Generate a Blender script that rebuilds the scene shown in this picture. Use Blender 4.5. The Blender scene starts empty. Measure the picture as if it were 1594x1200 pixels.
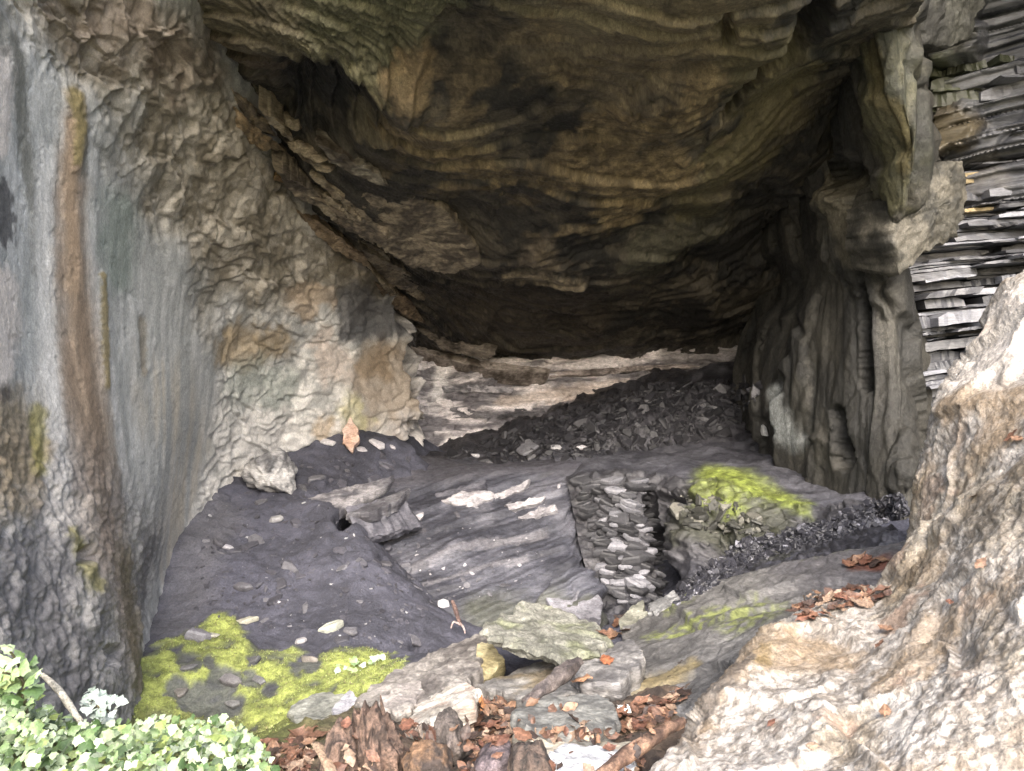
import bpy, math, random
import numpy as np
from mathutils import Vector, Matrix
from mathutils.bvhtree import BVHTree

# ------------------------------------------------------------------ camera, sky, sun, exposure
SC = bpy.context.scene
COL = SC.collection
F, CX, CY, H = 1250.0, 797.0, 600.0, 1.65        # focal length in photo pixels, image centre, eye height
cam_d = bpy.data.cameras.new('camera'); cam = bpy.data.objects.new('camera', cam_d); COL.objects.link(cam)
cam.location = (0, 0, H); cam.rotation_euler = (math.radians(90), 0, 0)
cam_d.sensor_width = 36.0; cam_d.lens = 36.0 * F / 1594.0
cam_d.clip_start = 0.05; cam_d.clip_end = 500
SC.camera = cam
SUN_EL, SUN_AZ = math.radians(37), math.radians(178)   # azimuth measured clockwise from +Y (the view direction)
w = bpy.data.worlds.new('World'); SC.world = w; w.use_nodes = True
nt = w.node_tree; bg = nt.nodes['Background']
sky = nt.nodes.new('ShaderNodeTexSky'); sky.sky_type = 'NISHITA'; sky.sun_disc = False
sky.sun_elevation = SUN_EL; sky.sun_rotation = SUN_AZ
sky.air_density = 1.0; sky.dust_density = 4.0; sky.ozone_density = 1.0
nt.links.new(sky.outputs[0], bg.inputs[0]); bg.inputs[1].default_value = 0.15
sd = bpy.data.lights.new('sun', 'SUN'); sun = bpy.data.objects.new('sun', sd); COL.objects.link(sun)
sd.energy = 1.5; sd.angle = math.radians(45); sd.color = (1.0, 0.97, 0.92)
dirv = Vector((math.sin(SUN_AZ) * math.cos(SUN_EL), math.cos(SUN_AZ) * math.cos(SUN_EL), math.sin(SUN_EL)))
sun.rotation_euler = (-dirv).to_track_quat('-Z', 'Y').to_euler(); sun.location = dirv * 30
SC.view_settings.view_transform = 'Standard'; SC.view_settings.look = 'None'
SC.view_settings.exposure = 2.0; SC.view_settings.gamma = 1.0
SC.render.engine = 'CYCLES'
SC.cycles.use_denoising = True
SC.cycles.max_bounces = 8; SC.cycles.diffuse_bounces = 6; SC.cycles.glossy_bounces = 3
random.seed(7); RNG = np.random.default_rng(11)

# ------------------------------------------------------------------ numpy noise
def _hash(ix, iy, iz, seed):
    h = (ix.astype(np.int64) * 374761393 + iy.astype(np.int64) * 668265263 + iz.astype(np.int64) * 2147483647 + seed * 1442695041) & 0xffffffff
    h = ((h ^ (h >> 13)) * 1274126177) & 0xffffffff
    h = ((h ^ (h >> 16)) * 2246822519) & 0xffffffff
    return h ^ (h >> 15)
_G = np.array([[1,1,0],[-1,1,0],[1,-1,0],[-1,-1,0],[1,0,1],[-1,0,1],[1,0,-1],[-1,0,-1],[0,1,1],[0,-1,1],[0,1,-1],[0,-1,-1],[1,1,0],[-1,1,0],[0,-1,1],[0,-1,-1]], float)
def perlin(p, seed=0):
    i = np.floor(p).astype(np.int64); f = p - i
    u = f * f * f * (f * (f * 6 - 15) + 10)
    r = np.zeros(len(p))
    for dx in (0, 1):
        wx = u[:, 0] if dx else 1 - u[:, 0]
        for dy in (0, 1):
            wy = wx * (u[:, 1] if dy else 1 - u[:, 1])
            for dz in (0, 1):
                wz = wy * (u[:, 2] if dz else 1 - u[:, 2])
                g = _G[_hash(i[:, 0] + dx, i[:, 1] + dy, i[:, 2] + dz, seed) & 15]
                r += wz * (g[:, 0] * (f[:, 0] - dx) + g[:, 1] * (f[:, 1] - dy) + g[:, 2] * (f[:, 2] - dz))
    return r
def fbm(p, o=4, seed=0, gain=0.5):
    r = np.zeros(len(p)); a = 1.0
    for k in range(o):
        r += a * perlin(p * 2.03 ** k, seed + 17 * k); a *= gain
    return r
def ridged(p, o=4, seed=0, gain=0.5):
    r = np.zeros(len(p)); a = 1.0
    for k in range(o):
        r += a * (0.5 - np.abs(perlin(p * 2.03 ** k, seed + 17 * k)) * 2); a *= gain
    return r
def facet(p, seed=0):
    """cells with a random tilt and height: (tilt, height, edge distance, cell random)"""
    i0 = np.floor(p).astype(np.int64)
    n = len(p); d1 = np.full(n, 9.0); d2 = np.full(n, 9.0); dv = np.zeros((n, 3)); hid = np.zeros(n, np.int64)
    for dx in (-1, 0, 1):
        for dy in (-1, 0, 1):
            for dz in (-1, 0, 1):
                c = i0 + (dx, dy, dz)
                hh = _hash(c[:, 0], c[:, 1], c[:, 2], seed)
                o = np.stack([(hh & 1023) / 1023.0, ((hh >> 10) & 1023) / 1023.0, ((hh >> 20) & 1023) / 1023.0], 1)
                d = p - (c + o); q = (d * d).sum(1)
                m = q < d1
                d2 = np.where(m, d1, np.minimum(d2, q)); d1 = np.where(m, q, d1)
                dv[m] = d[m]; hid[m] = hh[m]
    g = np.stack([((hid * 7) & 255) / 127.5 - 1, ((hid >> 5) & 255) / 127.5 - 1, ((hid >> 13) & 255) / 127.5 - 1], 1)
    e = np.sqrt(d2) - np.sqrt(d1); s_ = np.clip(e / .14, 0, 1); s_ = s_ * s_ * (3 - 2 * s_)
    return (g * dv).sum(1) * s_, .5 + (((hid >> 7) & 1023) / 1023.0 - .5) * s_, e, ((hid >> 3) & 511) / 511.0
def ss(a, b, x):
    t = np.clip((x - a) / (b - a), 0, 1); return t * t * (3 - 2 * t)
def rnd1(k, seed):
    z = np.zeros_like(k, dtype=np.int64); return (_hash(k.astype(np.int64), z, z, seed) & 65535) / 65535.0
def layers(s, seed=0, soft=0.25):
    """stair of layers along s, each with its own height 0..1"""
    k = np.floor(s); f = s - k
    a, b = rnd1(k, seed), rnd1(k + 1, seed)
    t = ss(1 - soft, 1, f); return a * (1 - t) + b * t
def saw(q, w=.1):
    """overlapping plates: a gentle slope that ends in a broken edge, -1..0"""
    k = np.floor(q); f = q - k; return np.clip((f - (1 - w)) / w, 0, 1) - f
def terr(q, w=.08):
    k = np.floor(q); f = q - k; return k + np.clip((f - (1 - w)) / w, 0, 1)
def mix(a, b, m):
    a = np.asarray(a, float); b = np.asarray(b, float); return a + (b - a) * np.asarray(m)[..., None]

# ------------------------------------------------------------------ points, meshes, tags
def W(px, py, d):
    return np.array([(px - CX) / F * d, d, H + (CY - py) / F * d])
def tag(o, label=None, cat=None, group=None, kind=None):
    if label: o['label'] = label
    if cat: o['category'] = cat
    if group: o['group'] = group
    if kind: o['kind'] = kind
    return o
def link_mesh(name, V, faces, mat, parent=None, origin=None, tint=None, smooth=True, sharp=None, flow=None):
    V = np.asarray(V, float)
    if origin is None: origin = (0, 0, 0)
    origin = np.asarray(origin, float)
    me = bpy.data.meshes.new(name)
    if isinstance(faces, np.ndarray):
        nf, k = faces.shape
        me.vertices.add(len(V)); me.vertices.foreach_set('co', (V - origin).astype(np.float32).ravel())
        me.loops.add(nf * k); me.loops.foreach_set('vertex_index', faces.astype(np.int32).ravel())
        me.polygons.add(nf); me.polygons.foreach_set('loop_start', np.arange(0, nf * k, k, dtype=np.int32))
        me.polygons.foreach_set('loop_total', np.full(nf, k, np.int32))
        me.update(calc_edges=True)
    else:
        me.from_pydata((V - origin).tolist(), [], faces)
    me.validate()
    me.polygons.foreach_set('use_smooth', np.full(len(me.polygons), smooth))
    if sharp and smooth: me.set_sharp_from_angle(angle=math.radians(sharp))
    if tint is not None:
        t = np.asarray(tint, float)
        if t.ndim == 1: t = np.tile(t, (len(V), 1))
        a = me.attributes.new('tint', 'FLOAT_COLOR', 'POINT')
        a.data.foreach_set('color', np.concatenate([np.clip(t, 0, 1), np.ones((len(V), 1))], 1).astype(np.float32).ravel())
    if flow is not None:
        a = me.attributes.new('flow', 'FLOAT_VECTOR', 'POINT'); a.data.foreach_set('vector', flow.astype(np.float32).ravel())
    me.materials.append(mat); me.update()
    o = bpy.data.objects.new(name, me); COL.objects.link(o)
    if parent is not None: o.parent = parent; o.location = Vector(origin) - parent.location
    else: o.location = origin
    return o
def empty(name, loc):
    o = bpy.data.objects.new(name, None); COL.objects.link(o); o.location = loc; o.empty_display_size = .1
    return o

# ------------------------------------------------------------------ materials
def rock_mat(name, rough=(0.5, 0.8), bump=0.5, scale=30.0, vary=0.5, aniso=(1, 1, 1), fine=140.0, spec=0.5, bdist=0.02, base=None, flow=False):
    m = bpy.data.materials.new(name); m.use_nodes = True; n = m.node_tree.nodes; L = m.node_tree.links
    b = n['Principled BSDF']; b.inputs['Specular IOR Level'].default_value = spec
    tc = n.new('ShaderNodeTexCoord'); mp = n.new('ShaderNodeMapping'); mp.inputs['Scale'].default_value = aniso
    if flow:
        fa = n.new('ShaderNodeAttribute'); fa.attribute_name = 'flow'; L.new(fa.outputs['Vector'], mp.inputs['Vector'])
    else: L.new(tc.outputs['Object'], mp.inputs['Vector'])
    def noise(sc, det, r=0.6):
        t = n.new('ShaderNodeTexNoise'); t.inputs['Scale'].default_value = sc; t.inputs['Detail'].default_value = det
        t.inputs['Roughness'].default_value = r; L.new(mp.outputs[0], t.inputs['Vector']); return t.outputs['Fac']
    n1 = noise(scale, 8, 0.65); n2 = noise(fine, 4, 0.7); n3 = noise(scale * 0.18, 5)
    if base is None:
        a = n.new('ShaderNodeAttribute'); a.attribute_name = 'tint'; colr = a.outputs['Color']
    else:
        c = n.new('ShaderNodeRGB'); c.outputs[0].default_value = (*base, 1); colr = c.outputs[0]
    def mr(src, lo, hi, f0=0.3, f1=0.7):
        r = n.new('ShaderNodeMapRange'); r.inputs[1].default_value = f0; r.inputs[2].default_value = f1
        r.inputs[3].default_value = lo; r.inputs[4].default_value = hi; L.new(src, r.inputs[0]); return r.outputs[0]
    def math_(op, x, y):
        q = n.new('ShaderNodeMath'); q.operation = op
        for s, v in ((0, x), (1, y)):
            if isinstance(v, (int, float)): q.inputs[s].default_value = v
            else: L.new(v, q.inputs[s])
        return q.outputs[0]
    v = math_('MULTIPLY', mr(n1, 1 - vary, 1 + vary), mr(n2, 1 - vary * 1.1, 1 + vary * 1.1))
    v = math_('MULTIPLY', v, mr(n3, 1 - vary * .5, 1 + vary * .5))
    vm = n.new('ShaderNodeVectorMath'); vm.operation = 'SCALE'; L.new(colr, vm.inputs[0]); L.new(v, vm.inputs['Scale'])
    L.new(vm.outputs[0], b.inputs['Base Color'])
    L.new(mr(n1, rough[1], rough[0]), b.inputs['Roughness'])
    h = math_('ADD', math_('MULTIPLY', n1, 0.8), math_('MULTIPLY', n2, 0.5))
    bp = n.new('ShaderNodeBump'); bp.inputs['Strength'].default_value = bump; bp.inputs['Distance'].default_value = bdist
    L.new(h, bp.inputs['Height']); L.new(bp.outputs[0], b.inputs['Normal'])
    return m
M_WALL = rock_mat('limestained_wall', (0.5, 0.8), 0.4, 60, 0.24, aniso=(1, 1, .8), fine=150, bdist=.014)
M_CEIL = rock_mat('brown_schist', (0.45, 0.8), 0.7, 36, 0.45, aniso=(1, 1, .7), fine=110, bdist=.02)
M_VAULT = rock_mat('folded_schist', (0.38, 0.75), 0.7, 16, 0.5, flow=True, fine=70, bdist=.02)
M_SLATE = rock_mat('grey_slate', (0.35, 0.7), 0.6, 34, 0.4, aniso=(.5, .5, 1.8), fine=110, bdist=.018)
M_WET = rock_mat('wet_slate', (0.25, 0.55), 0.35, 24, 0.35, aniso=(.35, .35, 2.2), fine=120, bdist=.012)
M_DUST = rock_mat('slate_dust', (0.7, 0.9), 0.8, 60, 0.28, fine=130, bdist=.02)
M_GRIT = rock_mat('gritty_rock', (0.35, 0.75), 0.8, 50, 0.34, fine=120, bdist=.018)
M_SHARD = rock_mat('slate_shard', (0.35, 0.6), 0.4, 30, 0.3)
M_WOOD = rock_mat('rotten_wood', (0.5, 0.8), 0.8, 40, 0.5, aniso=(1, 1, 1))
M_LEAF = rock_mat('dead_leaf', (0.4, 0.6), 0.3, 60, 0.35)
M_IVY = rock_mat('ivy_leaf', (0.35, 0.5), 0.2, 60, 0.25)
M_SOIL = rock_mat('forest_soil', (0.6, 0.9), 0.9, 30, 0.5)

# ------------------------------------------------------------------ sheets of rock from a grid of measured points
def cr(a, n):
    """Catmull-Rom along axis 0 with n[i] steps in segment i"""
    a = np.concatenate([2 * a[:1] - a[1:2], a, 2 * a[-1:] - a[-2:-1]], 0); out = []; par = []
    for i in range(1, len(a) - 2):
        t = np.arange(n[i - 1]) / n[i - 1]
        if i == len(a) - 3: t = np.append(t, 1.0)
        t_ = t.reshape((-1,) + (1,) * (a.ndim - 1))
        p0, p1, p2, p3 = a[i - 1], a[i], a[i + 1], a[i + 2]
        out.append(0.5 * (2 * p1 + (p2 - p0) * t_ + (2 * p0 - 5 * p1 + 4 * p2 - p3) * t_ ** 2 + (3 * p1 - p0 - 3 * p2 + p3) * t_ ** 3))
        par.append(i - 1 + t)
    return np.concatenate(out, 0), np.concatenate(par)
SURF = []        # coarse copies of every sheet for the ray casts below
class Sheet:
    def __init__(s, rows, step=2.3, conv=True, cap=150):
        c = np.array(rows, float)                      # R x C x 3
        q = c[..., :2].clip((-40, -40), (1634, 1240))
        nu = [int(np.clip(max(np.hypot(*(q[:, j + 1] - q[:, j]).T)) / step, 5, cap)) for j in range(c.shape[1] - 1)]
        nv = [int(np.clip(max(np.hypot(*(q[i + 1] - q[i]).T)) / step, 5, cap)) for i in range(c.shape[0] - 1)]
        P = np.stack([(c[..., 0] - CX) / F * c[..., 2], c[..., 2], H + (CY - c[..., 1]) / F * c[..., 2]], -1)
        P, s.v1 = cr(P, nv); P = P.transpose(1, 0, 2); P, s.u1 = cr(P, nu); P = P.transpose(1, 0, 2)
        s.G = P; s.shape = P.shape[:2]; s.P = P.reshape(-1, 3)
        s.u = np.tile(s.u1, (s.shape[0], 1)).ravel(); s.v = np.repeat(s.v1, s.shape[1])
        s.N = s.normals(P); s.px = CX + s.P[:, 0] / s.P[:, 1] * F; s.py = CY - (s.P[:, 2] - H) / s.P[:, 1] * F
    def normals(s, G):
        du = np.gradient(G, axis=1); dv = np.gradient(G, axis=0)
        n = np.cross(du, dv).reshape(-1, 3); n /= np.linalg.norm(n, axis=1, keepdims=True) + 1e-9
        P = G.reshape(-1, 3); vis = (n * (np.array([0, 0, H]) - P)).sum(1)
        return n if np.median(vis) > 0 else -n
    def at(s, px, py):
        ok = s.P[:, 1] > .3
        k = np.argmin((s.px - px) ** 2 + (s.py - py) ** 2 + (~ok) * 1e9); return s.P[k]
    def stroke(s, pts, soft=0.35, warp=0.5, wf=1.0, seed=0):
        """soft capsule mask round a polyline lying on the rock; (px, py, radius in px)"""
        C = [s.at(a, b) for a, b, r in pts]; R = [r / F * c[1] for (a, b, r), c in zip(pts, C)]
        C = np.array(C); lo = C.min(0) - 6 * max(R); hi = C.max(0) + 6 * max(R)
        idx = np.where(((s.P > lo) & (s.P < hi)).all(1))[0]
        out = np.zeros(len(s.P))
        if not len(idx): return out
        Q = s.P[idx]; rm = float(np.mean(R)); best = np.full(len(idx), 9.0)
        # a stain runs on over slanting rock: its reach along the slant is longer than across
        cv = C.mean(0) - np.array([0, 0, H]); cv /= np.linalg.norm(cv); sq = lambda X: X - .7 * (X @ cv)[:, None] * cv
        wv = np.stack([fbm(Q / rm * wf * .8, 4, seed + 5 + k) for k in range(3)], 1) * rm * warp
        Q = sq(Q + wv); C = sq(C)
        segs = list(zip(C[:-1], C[1:], R[:-1], R[1:])) or [(C[0], C[0] + 1e-4, R[0], R[0])]
        for a, b, r0, r1 in segs:
            ab = b - a; t = np.clip(((Q - a) @ ab) / (ab @ ab + 1e-12), 0, 1)
            best = np.minimum(best, np.linalg.norm(Q - a - t[:, None] * ab, axis=1) / (r0 + (r1 - r0) * t))
        out[idx] = 1 - ss(1 - soft, 1 + soft, best); return out
    def build(s, name, disp, tint, mat, origin=(0, 0, 0), parent=None, **kw):
        d = disp
        s.D = s.P + (d[:, None] * s.N if d.ndim == 1 else d)
        R, C = s.shape; i = np.arange(R * C).reshape(R, C)
        f = np.stack([i[:-1, :-1], i[:-1, 1:], i[1:, 1:], i[1:, :-1]], -1).reshape(-1, 4)
        g = s.D.reshape(R, C, 3)
        n = np.cross(g[0, 1] - g[0, 0], g[1, 0] - g[0, 0])
        if s.N[0] @ np.cross(s.G[0, 1] - s.G[0, 0], s.G[1, 0] - s.G[0, 0]) < 0: f = f[:, ::-1]
        SURF.append((name, g[::3, ::3].copy()))
        return link_mesh(name, s.D, np.ascontiguousarray(f), mat, parent, origin, tint, **kw)

# ================================================================== THE CAVE (large structure)
def rowz(pxs, pys, ds): return list(zip(pxs, pys, ds))
A = np.array
# ---- left wall and the pale back-left wall
s = Sheet([
 rowz([-350,-60,60,130,220,290,350,420,500,600],[-700]*10,[2.1,2.6,3.1,3.4,3.6,3.9,4.1,4.3,4.5,4.8]),
 rowz([-350,-60,60,130,210,290,360,430,520,600],[-60]*10,[2.4,3.0,3.5,3.8,4.15,4.6,5.2,5.7,6.2,6.6]),
 rowz([-350,-50,50,120,210,290,370,450,540,620],[130,130,130,130,130,130,140,150,160,170],[2.4,3.0,3.6,3.95,4.4,4.9,5.5,6.2,6.8,7.2]),
 rowz([-350,-50,50,125,225,320,400,470,560,640],[300,300,300,300,310,320,300,300,320,330],[2.4,3.0,3.6,4.05,4.9,5.6,6.0,6.7,7.5,8.1]),
 rowz([-350,-50,45,120,230,335,410,490,580,660],[430,430,430,430,440,450,440,440,450,460],[2.4,2.95,3.55,4.0,5.05,6.1,6.5,7.2,8.1,8.9]),
 rowz([-350,-50,45,125,235,345,420,510,600,685],[540]*10,[2.4,2.9,3.5,4.0,5.1,6.5,7.1,7.8,8.6,9.3]),
 rowz([-350,-50,50,130,230,338,420,510,600,685],[650]*10,[2.3,2.85,3.4,3.9,5.0,6.6,7.35,7.9,8.5,9.0]),
 rowz([-350,-50,55,140,225,315,420,510,600,690],[780]*10,[2.2,2.75,3.3,3.8,4.9,6.4,7.6,8.2,8.9,9.5]),
 rowz([-350,-50,60,150,205,252,330,420,510,600],[930]*10,[2.1,2.65,3.15,3.65,4.6,5.5,6.6,7.6,8.5,9.3]),
 rowz([-350,-50,60,150,200,232,270,330,400,480],[1090]*10,[2.0,2.5,3.0,3.5,4.0,4.6,5.4,6.4,7.4,8.4]),
 rowz([-350,-50,60,150,200,240,280,340,410,490],[1350]*10,[1.9,2.4,2.9,3.4,3.9,4.5,5.3,6.3,7.3,8.3]),
], step=2.1)
P = s.P; px, py = s.px, s.py
n1 = fbm(P * 1.3, 4, 1)
# the knobbly upper rock, against the smooth flowstone below it
knob = np.maximum.reduce([s.stroke([(150,20,100),(260,130,110),(330,250,90),(420,350,90),(500,420,70),(560,470,60)],.5,.45,seed=3),
                          s.stroke([(60,-40,60),(200,60,90)],.4,.5,seed=4), s.stroke([(330,320,80),(430,450,90)],.5,.5,seed=5)])
back = ss(5.4, 6.3, s.u + .0 * n1 + ss(430, 520, py) * .9 - .5) * ss(380, 470, py)
back = ss(4.85, 5.1, s.u + .08 * n1) * ss(430, 540, py + 60 * n1)
knob = np.clip(knob * (1 - back), 0, 1)
butt = ss(560, 760, py - (px - 60) * .6) * ss(5.0, 4.3, s.u)          # gritty buttress at the foot
butt *= ss(-60, 60, 690 + (130 - px) * 1.2 - 690 + (py - 640) * .9)
ft, fh, fe, fr = facet(P * A([2.3, 2.3, 3.2]) + .6 * A([fbm(P * 2, 3, 8), fbm(P * 2, 3, 9), fbm(P * 2, 3, 10)]).T, 5)
gt, gh, ge, gr = facet(P * A([5.5, 5.5, 10.0]) + .7 * A([fbm(P * 4, 3, 11), fbm(P * 4, 3, 12), fbm(P * 4, 3, 13)]).T, 6)
rib = fbm(P * A([3.2, 3.2, .35]), 4, 21)
rib2 = fbm(P * A([9, 9, .9]), 3, 22)
d = fbm(P * .9, 2, 1) * .022 + rib * .002 + rib2 * .001 + fbm(P * A([14, 14, 9]), 4, 23) * .003 - .004 * ss(.35, .5, fbm(P * A([9, 9, 9]), 4, 29))
kq = P[:, 2] * 1.0 + (P[:, 1] - 5) * .25
wk = fbm(P * A([1.6, 1.2, 1.6]), 2, 24); wk2 = fbm(P * A([5, 4, 5]), 3, 30)
d += knob * ((ft * .05 + fh * .06 - .06) + saw(kq * 3.5 + wk * 1.6 + fr * .6, .10) * .022 + saw(kq * 10 + wk * 1.5 + fr * .8, .16) * .008 + gt * .018 + (gh - .5) * .02 + fbm(P * 14, 4, 28) * .005)
d += back * (gt * .012 + gh * .016 + ft * .03 + saw(kq * 4 + wk * 1.6 + fr * .6, .06) * .025 + saw(kq * 16 + wk * 2 + gr, .1) * .004 + fbm(P * A([5, 5, 12]), 5, 25) * .008)
d += butt * (fbm(P * 5, 3, 26) * .02 + fbm(P * 16, 4, 27) * .014 + fbm(P * 40, 2, 28) * .007)
stripe = [(118,150,13),(112,230,20),(110,330,26),(112,450,32),(124,560,40),(140,690,48),(160,800,52),(185,900,46),(205,1000,34)]
m_or = s.stroke(stripe, .85, .35, .5, seed=31)
d += m_or * .006 + s.stroke([(120,160,12),(128,220,10),(120,260,8)], .7, .5, seed=32) * .012
d += s.stroke([(160,430,6),(160,520,9),(163,600,8)], .9, .6, seed=33) * .012 - s.stroke([(224,500,8),(226,570,6)], .9, .5, seed=34) * .012
d -= s.stroke([(135,865,14)], .6, .5, seed=35) * .09 + s.stroke([(172,1020,14)], .6, .5, seed=36) * .1
d -= .55 * ss(8.25, 9.0, s.u + .45 * fbm(P * 3.5, 4, 37)) * ss(380, 470, py)
# colours of the stone, with sunlit patches painted pale at the left edge
streak = fbm(P * A([7, 7, .5]), 4, 41); mott = fbm(P * 3.1, 5, 42); fin = fbm(P * 14, 3, 43)
c = mix([.31,.32,.315], [.48,.485,.475], ss(-.35, .45, streak * .8 + mott * .5))
c = mix(c, [.17,.21,.185], .7 * s.stroke([(190,330,35),(185,430,28),(170,360,20)], .7, .6, seed=44))
c = mix(c, [.15,.15,.13], .8 * s.stroke([(28,60,14),(40,220,12),(60,330,14),(60,420,10)], .6, .5, seed=45))
c = mix(c, [.40,.36,.29], .8 * s.stroke([(260,620,60),(300,700,46),(270,820,34),(262,880,20)], .7, .5, seed=46) * ss(-.4, .5, streak))
c = mix(c, mix([.16,.14,.105], [.34,.31,.26], ss(-.3, .5, mott + .6 * fin + .5 * (gr - .5))), knob)
c = mix(c, [.13,.10,.075], .75 * knob * s.stroke([(200,10,80),(300,80,60),(390,60,40)], .6, .7, seed=47))
bc = mix([.36,.355,.335], [.68,.655,.61], ss(-.4, .4, mott + .5 * fin + .4 * (gr - .5)))
c = mix(c, bc, back)
c = mix(c, mix([.16,.15,.155], [.52,.49,.47], ss(-.3, .3, fbm(P * A([1.2, 1.2, 16]), 4, 79))), .8 * ss(8.0, 8.5, s.u + .45 * fbm(P * 3.5, 4, 37)) * ss(430, 520, py))
for pts, colr, a, sd_ in [
  ([(600,580,50),(630,640,48),(640,560,28)], (.31,.25,.19), .85, 51), ([(590,560,30)], (.25,.18,.11), .7, 52),
  ([(380,545,38),(430,535,26)], (.27,.20,.11), .8, 53), ([(400,590,40),(440,600,30)], (.24,.27,.24), .6, 54),
  ([(520,570,28),(500,530,18)], (.62,.53,.46), .8, 55), ([(545,640,24),(560,665,18)], (.47,.43,.24), .7, 56), ([(505,665,18)], (.45,.33,.20), .6, 57),
  ([(400,690,55),(440,710,40)], (.58,.56,.53), .8, 58), ([(480,470,30),(510,460,16)], (.42,.33,.24), .8, 59),
  ([(560,480,40),(620,500,26),(540,520,14)], (.07,.07,.075), .85, 60), ([(640,670,28)], (.50,.47,.45), .8, 61), ([(430,740,26),(400,745,18)], (.12,.12,.13), .5, 62)]:
    c = mix(c, colr, a * s.stroke(pts, .45, .7, seed=sd_))
orc = mix([.19,.135,.09], [.30,.22,.15], ss(-.4, .4, streak + .4 * fin))
c = mix(c, orc, .92 * m_or)
c = mix(c, [.34,.25,.17], .8 * s.stroke([(112,190,8),(112,330,9),(114,450,8)], .7, .4, seed=63))
c = mix(c, [.20,.165,.07], .85 * s.stroke([(122,150,14),(126,210,10),(120,250,8)], .5, .5, seed=64))
c = mix(c, [.13,.12,.10], .7 * s.stroke([(132,215,6),(134,270,7)], .5, .5, seed=65))
c = mix(c, [.24,.19,.08], .8 * s.stroke([(160,430,6),(160,520,8),(164,600,7)], .5, .6, seed=66))
c = mix(c, [.24,.21,.16], .7 * s.stroke([(224,500,9),(226,580,6)], .5, .4, seed=67))
for pts in ([(72,230,12),(66,400,14),(74,560,14),(88,680,13),(103,770,9)], [(172,560,5),(186,690,9),(206,800,10),(225,880,8)], [(180,620,6),(200,760,7)]):
    c = mix(c, [.48,.48,.47], .8 * s.stroke(pts, .6, .3, seed=68))
gr_ = mix([.13,.127,.13], [.28,.27,.26], ss(-.3, .45, mott + .5 * fin))
c = mix(c, gr_, butt * (1 - .55 * m_or))
c = mix(c, [.21,.165,.10], .75 * s.stroke([(20,640,45),(30,760,40),(60,700,25)], .7, .7, seed=69))
c = mix(c, [.22,.20,.06], .7 * s.stroke([(62,640,12),(66,730,12)], .6, .5, seed=70))
c = mix(c, [.19,.175,.06], .7 * s.stroke([(112,830,10),(148,910,14)], .6, .6, seed=71))
c = mix(c, [.13,.11,.075], .8 * s.stroke([(190,880,26),(205,960,24),(212,1060,22)], .6, .6, seed=72))
c = mix(c, [.10,.10,.105], .6 * s.stroke([(80,850,22),(60,900,18)], .7, .7, seed=73))
c = mix(c, [.62,.57,.53], .9 * s.stroke([(2,90,20),(4,170,22),(6,235,12)], .5, .5, seed=74))  # upper sunlit patch at the left edge, painted as pale rock
c = mix(c, [.58,.53,.49], .9 * s.stroke([(8,440,24),(12,520,28),(6,580,20)], .5, .5, seed=75))  # lower sunlit patch at the left edge, also painted pale
c = mix(c, [.05,.05,.055], .85 * s.stroke([(8,300,18),(15,370,15),(-5,330,30)], .35, .8, seed=76))
c = mix(c, [.06,.05,.05], .7 * s.stroke([(10,610,14)], .5, .8, seed=77))
c = mix(c, [.10,.10,.09], .75 * s.stroke([(0,30,22),(0,70,18)], .4, .8, seed=78))
WALL = s
tag(s.build('cave_wall', d, c, M_WALL), 'pale grey cave wall with an orange water stain', 'cave wall', kind='structure')

# ---- ceiling
s = Sheet([
 rowz([150,300,460,620,760,900,1050,1210,1380,1560],[-1500]*10,[3.3,3.4,3.4,3.4,3.4,3.4,3.4,3.4,3.4,3.4]),
 rowz([170,310,460,620,760,900,1050,1210,1360,1520],[-330]*10,[3.9,3.7,3.6,3.5,3.5,3.5,3.5,3.6,3.7,3.8]),
 rowz([210,330,460,600,760,900,1050,1210,1350,1480],[-60,-60,-50,-40,-40,-40,-50,-70,-90,-110],[4.8,4.5,4.3,4.2,4.1,4.05,4.05,4.1,4.2,4.3]),
 rowz([300,395,500,620,760,900,1050,1200,1330,1450],[85,98,100,105,110,105,90,60,20,-20],[5.4,4.95,4.8,4.85,4.9,4.9,4.9,4.85,4.8,4.8]),
 rowz([365,445,540,650,780,910,1050,1190,1310,1430],[190,222,232,240,245,240,215,165,100,40],[6.1,5.8,5.75,5.85,5.95,6.0,6.0,5.8,5.6,5.4]),
 rowz([430,510,590,690,800,920,1050,1180,1290,1400],[290,325,340,350,355,350,320,260,180,100],[6.9,6.65,6.7,6.9,7.1,7.1,7.0,6.8,6.4,6.0]),
 rowz([510,578,650,730,820,930,1050,1170,1270,1370],[390,418,430,435,440,435,410,350,260,170],[8.1,7.75,7.85,8.1,8.3,8.3,8.2,7.8,7.2,6.6]),
 rowz([580,640,700,770,850,940,1050,1160,1250,1340],[470,490,500,505,510,508,490,440,350,260],[9.2,8.9,9.1,9.4,9.4,9.4,9.3,8.8,8.1,7.2]),
 rowz([630,690,740,800,870,950,1050,1150,1230,1310],[545,552,560,565,566,564,552,520,450,350],[10.6,10.5,10.5,10.6,10.6,10.6,10.4,9.8,8.9,7.9]),
 rowz([630,690,740,800,870,950,1050,1150,1230,1310],[600,605,610,612,612,610,605,590,540,440],[11.5,11.7,11.8,11.8,11.8,11.7,11.5,11,10,8.8]),
], step=2.3)
P = s.P; px, py, u, v = s.px, s.py, s.u, s.v
B = np.stack([u * 1.0, v * 2.2, 0 * u], 1)
wrp = A([fbm(B * .6, 2, 101), fbm(B * .6, 2, 102), 0 * u]).T
n1 = fbm(P * .8, 3, 103)
sv = v * 9 + fbm(P * 1.1, 4, 104) * 3.0 + u * .4
l1 = layers(sv * .5, 105, .12); l2 = layers(sv * 1.6 + fbm(P * 3, 3, 106) * .8, 107, .2); l3 = layers(sv * 4.5 + fbm(P * 5, 3, 108), 109, .3)
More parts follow.
